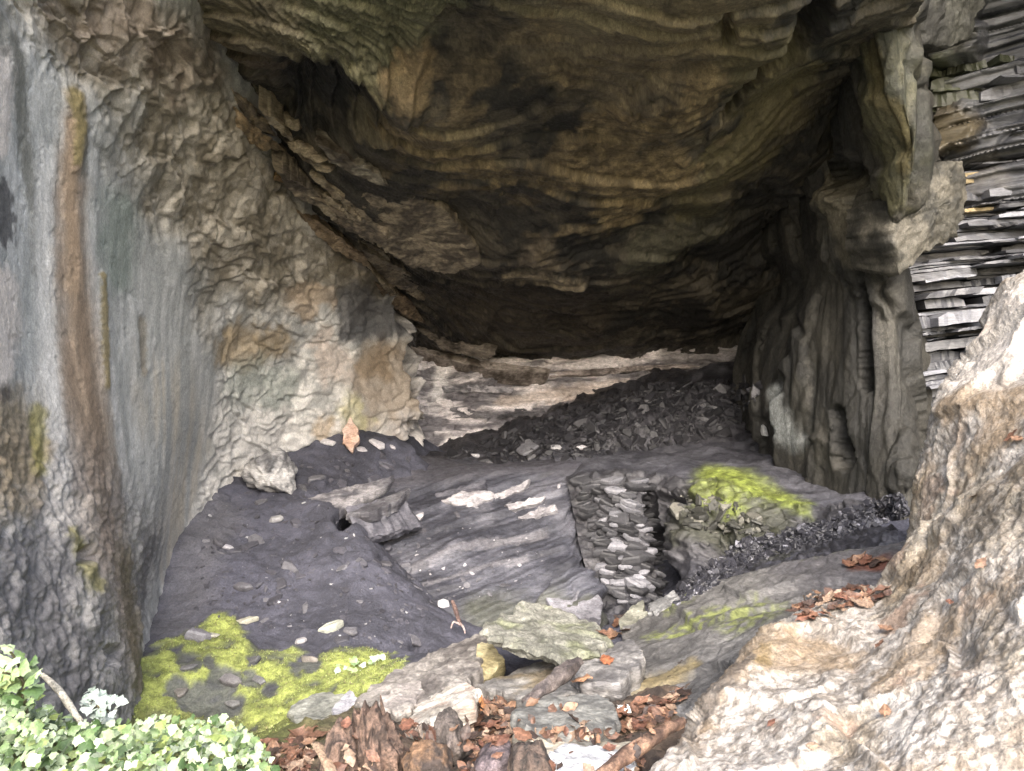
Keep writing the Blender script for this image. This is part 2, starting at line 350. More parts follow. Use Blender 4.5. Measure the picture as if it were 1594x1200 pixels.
ft, fh, fe, fr = facet(P * A([1.5, 1.1, 1.6]) + .6 * A([fbm(P * 1.5, 3, 110), fbm(P * 1.5, 3, 111), fbm(P * 1.5, 3, 112)]).T, 113)
gt, gh, ge, gr = facet(P * A([4.2, 2.6, 5]) + .6 * A([fbm(P * 3, 3, 114), fbm(P * 3, 3, 115), fbm(P * 3, 3, 116)]).T, 117)
st = fbm(np.stack([u * 2.0, v * 24, P[:, 2] * .5], 1) + wrp * 2, 4, 118)
patchy = ss(-.15, .35, fbm(P * .9, 4, 119))
jag = fbm(P * 9, 4, 184); big = fbm(np.stack([u * .30, v * .7, 0 * u], 1) + wrp * .1, 1, 185); med = fbm(np.stack([u * .45, v * 1.3, 0 * u + 3], 1) + wrp * .06, 1, 186)
ft2, fh2, fe2, fr2 = facet(np.stack([u * .9, v * 3.0, 0 * u], 1) + .3 * wrp, 187)
dg = 1.5 * np.minimum(u, 3.2) + .25 * u                                   # plates sweep down to the right on the left side
q1 = 1.5 * v - .75 * dg + 3.0 * big + .03 * jag; q2 = 4.5 * v - 2.2 * dg + 3.5 * med + .12 * jag + .4 * gr; q3 = 13 * v - 6 * dg + 7 * med + 3 * big + .05 * jag
calm = ss(.05, -.35, big + .3 * med)
d = fbm(P * .7, 2, 103) * .2 + saw(q1, .10) * .055 + saw(q2, .14) * .022 * (1.15 - .8 * calm) + saw(q3, .2) * .010 * (1.2 - .7 * calm) + ft * .012 + st * .004 + jag * .004 + fbm(P * 4.5, 3, 189) * .008 + gt * .014 + (gh - .5) * .018
# hollows and hanging folds the photo shows
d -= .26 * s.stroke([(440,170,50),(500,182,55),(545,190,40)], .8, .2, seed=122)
d -= .16 * s.stroke([(1190,330,45),(1180,390,45),(1110,430,40)], .6, .5, seed=123)
d -= .25 * s.stroke([(1270,40,26),(1240,90,18),(1190,120,14),(1130,190,10)], .6, .4, seed=124)
fl_ = s.stroke([(470,30,80),(580,50,80),(680,40,60)], .6, .5, seed=125); xt, xh, xe, xr = facet(P * A([9, 6, 14]) + .5 * A([fbm(P * 5, 3, 180), fbm(P * 5, 3, 181), fbm(P * 5, 3, 182)]).T, 183)
d += fl_ * (saw(q2 * 1.3 + xh, .1) * .03)
d += .07 * s.stroke([(560,120,16),(600,150,22),(640,170,18)], .8, .5, seed=126) + .07 * s.stroke([(560,215,26),(590,225,20)], .6, .6, seed=127)
crust = np.maximum.reduce([s.stroke([(620,215,30),(700,240,34),(780,285,24)], .12, .9, 1.6, seed=128), s.stroke([(950,215,34),(1010,190,22)], .12, 1.0, 1.6, seed=152), s.stroke([(980,290,46),(1040,270,40),(956,340,24)], .12, 1.0, 1.6, seed=153), s.stroke([(890,270,34),(860,290,20)], .12, 1.0, 1.6, seed=154), s.stroke([(1100,120,26),(1090,160,20),(1060,170,18)], .12, 1., 1.6, seed=155)])
d += crust * fbm(P * 20, 3, 129) * .004
d += .05 * s.stroke([(790,428,14),(900,428,12)], .5, .6, seed=130)
d += .04 * s.stroke([(840,392,18),(870,395,16)], .3, .5, seed=131)
d -= .12 * s.stroke([(1125,30,12),(1135,60,10)], .5, .6, seed=133)
mott = fbm(P * 1.6, 5, 140); fin = fbm(P * 9, 4, 141)
c = mix([.014,.013,.011], [.080,.069,.051], ss(-.4, .45, mott + .25 * st + .7 * fin + .25 * (fr - .5) + .4 * (gr - .5)))
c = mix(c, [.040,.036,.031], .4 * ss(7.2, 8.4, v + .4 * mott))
och = [.21,.155,.08]
for pts, colr, a, sd_ in [
  ([(900,90,90),(1000,110,70),(930,40,80)], (.175,.14,.088), .75, 150), ([(700,230,50),(640,220,30),(770,270,30)], (.22,.18,.10), .7, 151),
  ([(950,215,36),(1010,190,24)], och, .8, 152), ([(980,290,50),(1040,270,42),(960,340,26)], (.25,.19,.105), .85, 153), ([(890,270,36),(860,290,20)], (.20,.155,.09), .75, 154),
  ([(1100,120,30),(1090,160,22),(1060,170,20)], och, .7, 155), ([(1180,110,60),(1230,160,50),(1130,260,40),(1080,330,34)], (.135,.115,.055), .65, 156),
  ([(500,30,70),(600,60,70),(660,40,40)], (.16,.158,.10), .8, 157), ([(480,90,20),(560,120,14),(600,150,10)], (.24,.225,.14), .75, 158),  # first stroke paints the greenish light near the lip into the rock
  ([(640,135,34),(610,125,18)], (.27,.20,.115), .75, 159), ([(850,20,70),(980,15,50)], (.22,.19,.12), .6, 160), ([(1060,30,60),(1150,30,50)], (.20,.165,.095), .6, 161),
  ([(430,168,52),(480,180,56),(540,192,42)], (.012,.012,.012), .97, 162), ([(565,215,24),(590,225,18)], (.17,.145,.09), .7, 163), ([(840,395,26)], (.20,.165,.12), .8, 164),  # first stroke paints the shade inside the roof hollow near black
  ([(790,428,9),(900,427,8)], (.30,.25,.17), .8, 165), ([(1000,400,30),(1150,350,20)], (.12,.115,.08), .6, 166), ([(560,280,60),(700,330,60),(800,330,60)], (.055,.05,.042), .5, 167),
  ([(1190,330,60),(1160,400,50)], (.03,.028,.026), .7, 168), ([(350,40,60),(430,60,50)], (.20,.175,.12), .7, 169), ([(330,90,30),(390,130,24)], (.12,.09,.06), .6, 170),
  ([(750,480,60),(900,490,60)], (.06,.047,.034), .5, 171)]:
    c = mix(c, colr, a * s.stroke(pts, .5, .8, 1.4, seed=sd_))
blot = ss(.10, .32, fbm(P * 2.4, 5, 190)) * s.stroke([(900,120,150),(1000,250,120),(720,240,110),(880,320,90)], .5, .5, seed=191)
c = mix(c, mix([.085,.064,.036], [.20,.155,.09], ss(-.4, .4, fin)), .7 * blot)
c = mix(c, mix([.10,.075,.04], [.26,.20,.11], ss(-.4, .4, fin)), .8 * crust)
CEIL = s
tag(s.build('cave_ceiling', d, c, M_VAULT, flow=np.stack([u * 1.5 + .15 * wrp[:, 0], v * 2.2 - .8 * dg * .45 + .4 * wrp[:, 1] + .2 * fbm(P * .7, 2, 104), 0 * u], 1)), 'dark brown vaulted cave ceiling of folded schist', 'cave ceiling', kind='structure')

# ---- back wall, banded
s = Sheet([rowz([560,680,800,920,1040,1160,1260,1360],[400]*8,[11.4,11.3,11.2,11.2,11.1,10.8,10.2,9.4]),
 rowz([560,680,800,920,1040,1160,1260,1360],[520]*8,[10.7,10.6,10.7,10.7,10.6,10.3,9.8,9.0]),
 rowz([560,680,800,920,1040,1160,1260,1360],[600]*8,[10.3,10.2,10.4,10.5,10.4,10.1,9.6,8.8]),
 rowz([560,680,800,920,1040,1160,1260,1360],[680]*8,[9.9,9.9,10.2,10.3,10.2,10,9.5,8.7]),
 rowz([560,680,800,920,1040,1160,1260,1360],[800]*8,[9.7,9.7,10.1,10.2,10.1,9.9,9.4,8.7])], step=2.3)
P = s.P; sz = P[:, 2] * 14 + fbm(P * A([.6, .6, 2]), 4, 201) * 2.2 - P[:, 0] * .9
bl = layers(sz * .5, 202, .15); b2 = layers(sz * 1.7, 203, .2); b3 = fbm(P * A([1.2, 1.2, 26]), 4, 204)
pa = fbm(P * A([1.5, 1.5, 3.5]), 4, 205)
d = saw(sz * .5 + pa, .1) * .12 + saw(sz * 1.9 + pa, .1) * .035 + (b2 - .5) * .03 + b3 * .02 + fbm(P * 2, 4, 206) * .08
c = mix([.15,.14,.15], [.72,.67,.67], ss(.25, .7, bl * .5 + .35 * b2 + .6 * pa + .3 * b3 + .12))
c = mix(c, [.62,.52,.45], .6 * s.stroke([(780,625,8),(880,610,12),(980,598,9),(1080,585,6)], .5, .5, seed=207))
c = mix(c, [.8,.75,.73], .9 * s.stroke([(700,690,12),(760,680,12),(800,672,6)], .5, .5, seed=208))
c = mix(c, [.78,.75,.75], .8 * s.stroke([(690,570,12),(680,610,12)], .5, .7, seed=209))
c = mix(c, [.10,.09,.085], .7 * s.stroke([(1150,540,60),(1260,560,60),(1050,545,24)], .6, .6, seed=210))
tag(s.build('cave_wall', d, c, M_SLATE), 'banded pink and grey wall at the back of the cave', 'cave wall', kind='structure')

# ---- right-hand pillar between cave and outer cliff
s = Sheet([
 rowz([1150,1250,1285,1320,1370,1412,1432,1430],[-120]*8,[7.2,5.9,5.6,5.4,5.25,5.25,5.6,6.5]),
 rowz([1150,1255,1292,1322,1372,1416,1434,1432],[30]*8,[7.6,6.3,6.0,5.65,5.4,5.4,5.75,6.7]),
 rowz([1165,1260,1298,1326,1382,1424,1442,1440],[150]*8,[8.2,6.8,6.5,5.9,5.55,5.5,5.85,6.9]),
 rowz([1170,1264,1300,1335,1392,1432,1456,1452],[240]*8,[8.4,7.0,6.8,6.15,5.75,5.65,6.0,7.1]),
 rowz([1175,1266,1300,1340,1384,1418,1440,1440],[320]*8,[8.7,7.2,6.8,6.35,5.95,5.9,6.3,7.5]),
 rowz([1180,1268,1300,1335,1362,1386,1400,1412],[390]*8,[8.8,7.3,6.9,6.5,6.2,6.2,6.8,7.9]),
 rowz([1180,1262,1300,1335,1368,1394,1408,1425],[440]*8,[9.2,7.5,7.0,6.7,6.5,6.5,7.0,8.0]),
 rowz([1150,1212,1265,1315,1365,1405,1425,1430],[520]*8,[9.4,7.9,7.3,6.8,6.5,6.5,7.0,8.0]),
 rowz([1140,1200,1255,1310,1365,1415,1440,1440],[610]*8,[9.4,7.9,7.3,6.8,6.5,6.4,6.9,8.0]),
 rowz([1140,1198,1255,1310,1365,1420,1446,1446],[690]*8,[9.4,7.9,7.2,6.7,6.35,6.2,6.7,8.0]),
 rowz([1140,1205,1265,1315,1370,1420,1448,1450],[780]*8,[9.2,7.8,7.1,6.6,6.2,6.0,6.4,7.8]),
 rowz([1140,1205,1265,1315,1370,1420,1448,1450],[960]*8,[9.0,7.7,7.0,6.5,6.1,5.9,6.3,7.6])], step=2.3)
P = s.P; py = s.py
r1 = ridged(P * A([2.6, 2.6, .25]) + .2 * A([fbm(P * 2, 3, 301)] * 3).T, 4, 302); r2 = fbm(P * A([8, 8, 1.6]), 4, 303)
ft, fh, fe, fr = facet(P * A([1.9, 1.9, .8]) + .3 * A([fbm(P * 2, 3, 304), fbm(P * 2, 3, 305), fbm(P * 2, 3, 306)]).T, 307)
vq = P[:, 0] * 1.0 - P[:, 1] * .5
d = r1 * .012 + ft * .06 + (fh - .5) * .16 + saw(vq * 2.2 + fbm(P * A([1.3, 1.3, .18]), 2, 321) * 1.3, .12) * .06 + saw(vq * 11 + fbm(P * A([2, 2, .25]), 2, 322) * 2, .15) * .012 + fbm(P * A([9, 9, 4]), 4, 308) * .010 + fbm(P * A([1.2, 1.2, .5]), 2, 309) * .10
d -= .3 * s.stroke([(1300,640,8),(1310,720,10)], .6, .5, seed=310) + .25 * s.stroke([(1345,450,7),(1345,600,8)], .6, .5, seed=311)
d -= .25 * s.stroke([(1310,270,22),(1345,330,10)], .6, .5, seed=312)
d += .12 * s.stroke([(1300,300,26)], .5, .5, seed=313)
mott = fbm(P * A([3, 3, .8]), 5, 314) + .4 * r2
c = mix([.015,.0147,.013], [.052,.049,.041], ss(-.4, .5, mott + .3 * (fr - .5)))
c = mix(c, [.25,.265,.265], .8 * s.stroke([(1210,610,14),(1215,660,18),(1235,690,14)], .6, .5, seed=315))
c = mix(c, [.022,.021,.018], .7 * s.stroke([(1390,600,50),(1400,720,46)], .7, .6, seed=316))
hm = s.stroke([(1370,60,50),(1385,160,50),(1395,240,46),(1385,320,30)], .4, .5, seed=319)
c = mix(c, mix([.03,.032,.02], [.10,.095,.052], ss(-.3, .5, mott)), .85 * hm)
c = mix(c, [.12,.10,.045], .6 * s.stroke([(1355,70,12),(1365,150,12),(1400,180,12),(1408,260,12)], .6, .8, seed=320))
c = mix(c, [.14,.125,.09], .7 * s.stroke([(1335,400,14),(1300,290,24)], .6, .7, seed=317))
c = mix(c, [.035,.034,.033], .7 * s.stroke([(1290,170,40),(1310,260,30)], .6, .6, seed=318))
PIL = s
tag(s.build('rock_pillar', d, c, M_CEIL, origin=W(1330,780,6.6)), 'dark ribbed rock pillar closing the right side of the cave, next to the layered cliff', 'rock pillar')

# ---- layered slate cliff outside, right
s = Sheet([rowz([1370,1440,1510,1600,1750,2100,2700],[y]*7,[k * a for a in (7.5,7.25,7.05,6.85,6.5,5.6,4.0)]) for y, k in
           ((-1500,.90),(-400,.94),(-50,.96),(90,.98),(200,1.0),(300,1.02),(420,1.03),(520,1.03),(640,1.03),(800,1.0),(1100,.95))], step=2.0)
P = s.P; px, py = s.px, s.py
tilt = P[:, 2] - P[:, 0] * .10 + fbm(P * A([.5, .5, .5]), 2, 401) * .06 + .03 * (facet(P * A([1.6, 1.6, .4]), 430)[1] - .5)
blk = facet(P * A([1.6, 1.6, 3.4]) + .25 * A([fbm(P * 2, 3, 402), fbm(P * 2, 3, 403), fbm(P * 2, 3, 404)]).T, 405)
k1 = layers(tilt * 7, 406, .12); k2 = layers(tilt * 19 + fbm(P * A([1, 1, 2]), 3, 407) * .5, 408, .25); fr7 = tilt * 7 - np.floor(tilt * 7); k3 = fbm(P * A([1.5, 1.5, 40]), 3, 409)
d = (k1 - .5) * .22 + (k2 - .5) * .07 + k3 * .004 + blk[1] * .10 - .06 * ss(.26, .10, fr7) * ss(.45, .6, rnd1(np.floor(tilt * 7), 431)) * ss(-.3, .1, fbm(P * A([1.3, 1.3, .3]), 3, 432)) + fbm(P * .8, 2, 410) * .12
d += .15 * s.stroke([(1440,430,36),(1470,480,20)], .5, .6, seed=411) * fbm(P * 9, 3, 412)
d -= .42 * s.stroke([(1510,465,26),(1550,450,26),(1570,470,30)], .5, .3, seed=413)
d += .3 * s.stroke([(1480,195,36),(1460,215,26)], .3, .4, seed=414)
d += .35 * s.stroke([(1470,20,50),(1480,60,40)], .3, .4, seed=415)
mott = fbm(P * 1.6, 4, 416); fin = fbm(P * 8, 4, 417)
c = mix([.06,.064,.08], [.27,.278,.31], ss(-.3, .5, mott * .7 + .4 * fin + .9 * (k2 - .5)))
c = mix(c, [.06,.06,.062], .6 * ss(.2, .05, k1))
for pts, colr, a, sd_ in [([(1480,190,40),(1450,210,30)], (.28,.23,.14), .7, 420), ([(1470,95,20),(1465,120,18)], (.19,.21,.05), .8, 421), ([(1500,110,40),(1560,140,30)], (.40,.41,.44), .7, 422),
                        ([(1470,20,40),(1500,60,20)], (.10,.10,.075), .8, 423), ([(1440,440,36),(1420,470,18)], (.30,.27,.20), .7, 424), ([(1540,270,30)], (.46,.44,.42), .6, 425)]:
    c = mix(c, colr, a * s.stroke(pts, .5, .7, seed=sd_))
CLIFF = s
tag(s.build('cliff', d - .24, c * .45, M_WET), 'backing rock face darkened to paint shade into the gaps of the slate cliff', 'cliff', kind='structure')  # tint darkened so the gaps between layers read as black shade
rg = np.random.default_rng(440); CV, CF, CT, o = [], [], [], 0; z = -.6
run = 0.0
while z < 4.6:
    t_ = rg.uniform(.012, .035) if rg.uniform() < .6 else rg.uniform(.04, .12)
    run = .7 * run + rg.normal(0, .06); x = 3.62 + rg.uniform(-.25, .05)
    gap = rg.uniform() < .10
    while x < 7.5:
        wdt = rg.uniform(.12, .5) if rg.uniform() < .5 else rg.uniform(.4, 1.1)
        yf = 7.28 - (x - 3.3) * .32 + .18 * math.sin(z * 2.1) - run + rg.normal(0, .055) + (.14 if gap else 0) + (.12 if rg.uniform() < .06 else 0)
        cx_, cz_ = (x + wdt / 2), z
        # the dark cave-in low on the cliff, the tan bulge and the dark head of the cliff
        if 3.95 < cx_ < 4.9 and 2.18 < cz_ + .0 < 2.6: yf += .28
        k = 12; xs = np.linspace(x, x + wdt + rg.uniform(-.01, .01), k) + rg.normal(0, .004, k); fr_ = yf + np.cumsum(rg.normal(0, .006, k)) + rg.normal(0, .035) * np.linspace(-1, 1, k)
        sl = .10 * xs + .012 * np.sin(xs * 3 + z) + np.cumsum(rg.normal(0, .0016, k)); rec = rg.uniform(-.004, .012) + rg.normal(0, .006, k)
        tp = 1 - np.clip(np.abs(np.linspace(-1, 1, k) + rg.uniform(-.2, .2)), 0, 1) ** rg.uniform(6, 24) * .3; top = np.stack([xs + rg.normal(0, .02), fr_ + rec, z + t_ * .97 * tp + sl - .36], 1); bot = np.stack([xs, fr_, z + sl - .36 + rg.normal(0, .002, k)], 1)
        tb = top + [0, .9, .02]; bb = bot + [0, .9, 0]
        V = np.vstack([top, bot, tb, bb]); f = []
        for j in range(k - 1): f += [(j, j + 1, k + j + 1, k + j), (2 * k + j, 2 * k + j + 1, j + 1, j), (k + j, k + j + 1, 3 * k + j + 1, 3 * k + j)]
        f += [(0, k, 3 * k, 2 * k), (k - 1, 3 * k - 1, 4 * k - 1, 2 * k - 1)]
        v_ = rg.uniform(.045, .13) if rg.uniform() < .68 else rg.uniform(.14, .27); tc = np.array([v_ * .95, v_ * .98, v_ * 1.12])
        if rg.uniform() < .0: tc = np.array([.20, .17, .115])
        if cz_ > 2.6 + .5 and cx_ < 4.15 and rg.uniform() < .3: tc = np.array([.30, .235, .13])
        if cz_ > 3.55 and cx_ < 4.3: tc = np.array([.05, .055, .035]) * rg.uniform(.7, 1.6)
        CV.append(V); CF += [tuple(i + o for i in q) for q in f]; CT.append(np.tile(tc, (4 * k, 1)) * (1 + .25 * fbm(V * 3, 3, 441))[:, None]); o += 4 * k
        x += wdt
    z += t_ + (rg.uniform(.0, .006))
tag(link_mesh('cliff', np.vstack(CV), CF, M_WET, tint=np.vstack(CT), smooth=False), 'wet grey cliff of thin broken slate layers outside the cave', 'cliff', kind='structure')

# ---- ground: one height field through measured points (mound, moss flat, foreground bank)
GP = A([W(*q) for q in [
 (230,1100,4.2),(230,1000,4.8),(350,985,5.0),(350,1060,4.5),(350,1140,4.1),(460,1130,4.1),(470,1050,4.5),(600,1030,4.75),(560,1065,4.4),
 (300,960,5.2),(300,850,5.9),(400,950,5.3),(400,850,6.1),(400,775,6.9),(330,750,6.8),(520,950,5.35),(520,860,6.0),(540,800,6.6),(470,745,7.2),(450,705,7.7),
 (560,692,8.0),(640,700,8.3),(500,690,7.9),(600,930,5.55),(590,880,5.95),(650,960,5.4),(690,985,5.35),(640,1015,4.95),(260,900,5.6),(180,1000,5.0),
 (700,960,6.1),(770,990,5.7),(850,985,6.0),(950,985,6.2),(640,900,6.6),(620,850,7.2),(800,900,7.4),(950,900,7.6),(1100,860,7.6),(700,760,8.6),(850,760,8.8),(1000,760,8.8),(1250,760,8.4),
 (800,1010,5.0),(900,1010,5.0),(700,1005,4.25),(790,1062,4.0),(620,1080,3.8),(500,1120,3.6),(440,1150,3.4),(900,1070,3.8),(700,1125,3.2),(550,1160,2.9),(800,1155,2.8),(950,1125,3.0),
 (700,1200,2.5),(1000,1185,2.5),(100,1150,2.9),(0,1110,2.8),(300,1190,2.8),(0,1250,2.1),(350,1260,2.3),(-200,1150,2.2),
 (1200,1010,3.9),(1000,1010,4.6),(1300,900,4.8),(1400,860,5.0),(1080,945,5.6),(1200,880,5.8),(1350,820,5.9),(1500,820,5.6),(1500,1000,3.6),(1800,1000,3.0)]]
 + [np.array(q) for q in [(-1.6,.6,.45),(0,.6,.38),(1.6,.6,.4),(3,.6,.5),(-3,.6,.7),(-3.2,3,.7),(3.6,3,.7),(0,1.6,.45),(1.2,1.8,.5),(-4,6,.3),(4,7,.7)]])
def tps(xy, z, lam=.01):
    r = np.linalg.norm(xy[:, None] - xy[None], axis=2); n = len(xy)
    K = np.where(r > 0, r * r * np.log(r + 1e-12), 0) + lam * np.eye(n); Q = np.c_[np.ones(n), xy]
    S = np.linalg.solve(np.block([[K, Q], [Q.T, np.zeros((3, 3))]]), np.r_[z, 0, 0, 0])
    def f(p):
        o = np.empty(len(p))
        for k in range(0, len(p), 40000):
            q = p[k:k + 40000]; r = np.linalg.norm(q[:, None] - xy[None], axis=2)
            o[k:k + 40000] = np.where(r > 0, r * r * np.log(r + 1e-12), 0) @ S[:n] + np.c_[np.ones(len(q)), q] @ S[n:]
        return o
    return f
gz = tps(GP[:, :2], GP[:, 2])
s = Sheet.__new__(Sheet)
yy = np.concatenate([np.linspace(.5, 2, 60)[:-1], np.geomspace(2, 9.4, 560)]); tt = np.linspace(-1, 1, 620)
X = np.outer(np.interp(yy, [.5, 2, 5, 9.4], [3.0, 3.0, 3.4, 4.6]), tt); X = X - .1
Y = np.tile(yy[:, None], (1, len(tt)))
Z = gz(np.stack([X.ravel(), Y.ravel()], 1))
s.G = np.stack([X, Y, Z.reshape(X.shape)], -1); s.shape = X.shape; s.P = s.G.reshape(-1, 3); s.u = X.ravel(); s.v = Y.ravel(); s.N = s.normals(s.G)
s.px = CX + s.P[:, 0] / s.P[:, 1] * F; s.py = CY - (s.P[:, 2] - H) / s.P[:, 1] * F
P = s.P
mott = fbm(P * 2.2, 4, 501); fin = fbm(P * 11, 4, 502)
d = fbm(P * 1.6, 4, 503) * .05 + fbm(P * 7, 4, 504) * .02 + fbm(P * 30, 2, 505) * .006 - .03 * ss(.0, -.12, np.abs(fbm(P * 2.6, 3, 508)) - .02) * ss(.1, .3, fbm(P * 1.2, 2, 509))
d -= .26 * s.stroke([(535,806,12),(590,794,14),(640,774,10)], .6, .4, seed=530) + .10 * s.stroke([(596,872,8),(604,884,6)], .6, .6, seed=531) + .10 * s.stroke([(650,1000,10),(660,1012,8)], .6, .6, seed=532)
ch = facet(P * 5 + .3 * A([fbm(P * 4, 2, 506)] * 3).T, 507)
d += .03 * np.clip(ch[1] - .72, 0, 1) / .28 * ss(.02, .2, ch[2]) * ss(4.7, 5.4, P[:, 1])          # half-buried chips
moss = s.stroke([(250,1060,60),(330,1060,70),(420,1080,70),(520,1060,50),(600,1045,34),(430,1120,50)], .3, .55, 1.3, seed=510)
moss = np.maximum(moss, s.stroke([(350,975,26),(350,1010,40),(300,1020,40)], .4, .5, seed=511))
bare = np.maximum.reduce([s.stroke([(340,1100,34),(300,1090,24)], .3, .6, seed=512)] + [s.stroke([q], .2, .5, seed=513) for q in ((295,1038,17),(350,1062,26),(390,1060,17),(365,1098,16),(276,1075,18),(480,1030,24),(395,1030,10),(420,1075,14),(325,1040,10))])
moss = np.clip(moss - .85 * bare, 0, 1) * ss(-1.1, -.25, fin + mott * .5)
d += moss * (.018 + fbm(P * 22, 3, 514) * .014)
c = mix([.042,.043,.058], [.076,.077,.103], ss(-.5, .5, mott + .4 * fin))
c = mix(c, [.14,.137,.145], .45 * s.stroke([(280,960,40),(300,880,40),(330,800,40)], .7, .6, seed=515))
c = mix(c, mix([.14,.165,.045], [.30,.345,.095], ss(-.4, .4, fin + .6 * mott)), moss)
soil = ss(4.3, 3.7, P[:, 1] + .25 * mott)
c = mix(c, mix([.045,.033,.026], [.11,.078,.055], ss(-.4, .4, fin + mott)), soil)
c = mix(c, [.12,.15,.03], .6 * ss(-.5, -1.2, P[:, 0]) * soil)
d += soil * fbm(P * 14, 4, 516) * .02
GROUND = s
tag(s.build('ground', d, c, M_DUST), 'dusty grey mound and mossy floor of the cave', 'ground', kind='structure')

# ---- outer ground and hill: unseen slope added to bounce light in, unseen rock mass added to block sky leaks
gx = np.concatenate([-np.geomspace(60, 2.6, 24), np.geomspace(2.6, 60, 24)]); gy = np.concatenate([-np.geomspace(60, 1, 20), [0, .5, 1, 2, 4, 7, 10, 14]])
GX, GY = np.meshgrid(gx, gy); p2 = np.stack([GX.ravel(), GY.ravel(), 0 * GX.ravel()], 1)
gzz = .18 + fbm(p2 * .15, 3, 520) * .5 * ss(2, 12, np.hypot(p2[:, 0], p2[:, 1])) - .25 * ss(.5, 4, p2[:, 1])
p2[:, 2] = np.where(p2[:, 1] > 2, np.minimum(gzz, -.35), gzz)
i = np.arange(GX.size).reshape(GX.shape); f = np.stack([i[:-1, :-1], i[:-1, 1:], i[1:, 1:], i[1:, :-1]], -1).reshape(-1, 4)
tag(link_mesh('ground', p2, f, M_SOIL, tint=mix([.10,.085,.05], [.17,.19,.07], ss(-.3, .3, fbm(p2 * .6, 3, 521)))), 'unseen open leafy ground outside the cave, added to bounce light in', 'ground', kind='structure')  # out of view, put in to bounce light into the cave
def shell(rows_, seed):
    g = np.array(rows_, float); g, _ = cr(g, [12] * (g.shape[0] - 1)); g = g.transpose(1, 0, 2); g, _ = cr(g, [12] * (g.shape[1] - 1)); g = g.transpose(1, 0, 2)
    R, C = g.shape[:2]; q = g.reshape(-1, 3); q = q + A([fbm(q * .5, 4, seed + k) for k in range(3)]).T * .35
    i = np.arange(R * C).reshape(R, C)
    f = np.stack([i[:-1, :-1], i[:-1, 1:], i[1:, 1:], i[1:, :-1]], -1).reshape(-1, 4)
    return q, f
# rows from above the lip back over the cave and down behind it
arch = []
for y, zt, zs in ((3.9, 6.2, -1.2), (6, 7.0, -1.2), (9, 7.0, -1.2), (13, 5.5, -1.2), (14.5, 1.0, -1.2)):
    arch.append([(-5.2, y, zs), (-5.4, y, zt * .5), (-3.5, y, zt), (0, y, zt + .6), (3.5, y, zt), (6.6, y, zt * .5), (6.8, y, zs)])
q, f = shell(arch, 530)
tag(link_mesh('hill', q, f, M_CEIL, tint=mix([.05,.05,.035], [.1,.1,.07], ss(-.3, .3, fbm(q, 3, 531)))), 'unseen rock mass of the hillside, added over the cave to keep the sky out', 'hill', kind='structure')  # unseen cover, put in so no sky light leaks through gaps

# ---- dark scree slope under the back wall
s = Sheet([rowz([640,720,820,920,1020,1120,1210,1300],[770]*8,[8.3,8.3,8.3,8.3,8.3,8.2,8.0,7.6]),
 rowz([640,720,820,920,1020,1120,1210,1300],[716,716,716,714,710,706,704,712],[8.6,8.6,8.7,8.7,8.7,8.6,8.4,8.0]),
 rowz([645,720,820,920,1020,1120,1210,1300],[712,704,688,670,655,648,645,650],[8.9,9.0,9.2,9.2,9.2,9.2,8.9,8.4]),
 rowz([650,720,820,920,1020,1120,1210,1300],[708,692,662,630,606,592,588,592],[9.4,9.7,9.9,10.0,10.0,9.9,9.5,8.9]),
 rowz([650,720,820,920,1020,1120,1210,1300],[700,680,640,600,570,555,550,560],[10.2,10.5,10.8,11,11,10.9,10.4,9.6])], step=2.2)
P = s.P
gt, gh, ge, gr = facet(P * A([6, 6, 7]) + .4 * A([fbm(P * 4, 3, 601), fbm(P * 4, 3, 602), fbm(P * 4, 3, 603)]).T, 604)
d = fbm(P * 1.8, 4, 605) * .12 + (gt * .04 + gh * .06) * ss(1.1, 1.7, s.v) * ss(1.12, .5, np.abs(P[:, 0] - 1.2) / 2.6 + .3) + fbm(P * 12, 3, 606) * .012
c = mix([.02,.0195,.023], [.055,.053,.06], ss(-.4, .4, fbm(P * 3, 4, 607) + .7 * (gr - .5)))
c = mix(c, [.048,.048,.057], ss(1.5, 1.1, s.v))
SCREE = s
tag(s.build('scree_slope', d, c, M_SLATE), 'dark scree slope under the back wall', 'scree', kind='structure')

# ---- bedrock outcrop: the tilted slate face in the middle
s = Sheet([rowz([500,590,680,760,840,905,930],[700,704,712,714,712,708,706],[8.9,8.9,9,9,9,9,9]),
 rowz([505,595,680,760,840,905,925],[712,712,722,724,720,716,716],[8.1,8.2,8.3,8.3,8.3,8.3,8.6]),
 rowz([480,570,660,750,840,890,905],[792,772,756,744,738,745,742],[7.2,7.5,7.75,7.9,8.0,7.9,8.2]),
 rowz([520,600,690,770,850,893,908],[862,850,838,830,826,835,832],[6.75,6.85,7.0,7.2,7.25,7.25,7.7]),
 rowz([580,660,740,810,880,922,938],[942,940,935,928,918,925,920],[6.3,6.3,6.35,6.45,6.5,6.5,7.1]),
 rowz([640,700,780,850,910,940,955],[1010,1010,1010,1004,988,980,975],[6.0,5.95,6.0,6.05,6.15,6.2,6.9]),
 rowz([640,700,780,850,910,940,955],[1120]*7,[5.9]*7)], step=2.0)
P = s.P; u, v = s.u, s.v
q = s.py + (s.px - 700) * .20          # cleavage runs up to the right across the face
pl = (P[:, 2] * 1.0 - P[:, 0] * .26 - .25 * P[:, 1] * .2)
wv = fbm(P * A([.9, .9, 2]), 4, 620); wl = fbm(P * A([.7, .7, .9]), 2, 619)
k1 = layers(pl * 9 + wv * 1.0, 621, .12); k2 = layers(pl * 30 + wv * 3, 622, .2); k3 = fbm(np.stack([P[:, 0] * 1.3 + P[:, 2] * .3, P[:, 1] * 1.2, pl * 34], 1), 4, 623)
face = ss(1.75, 2.05, v)
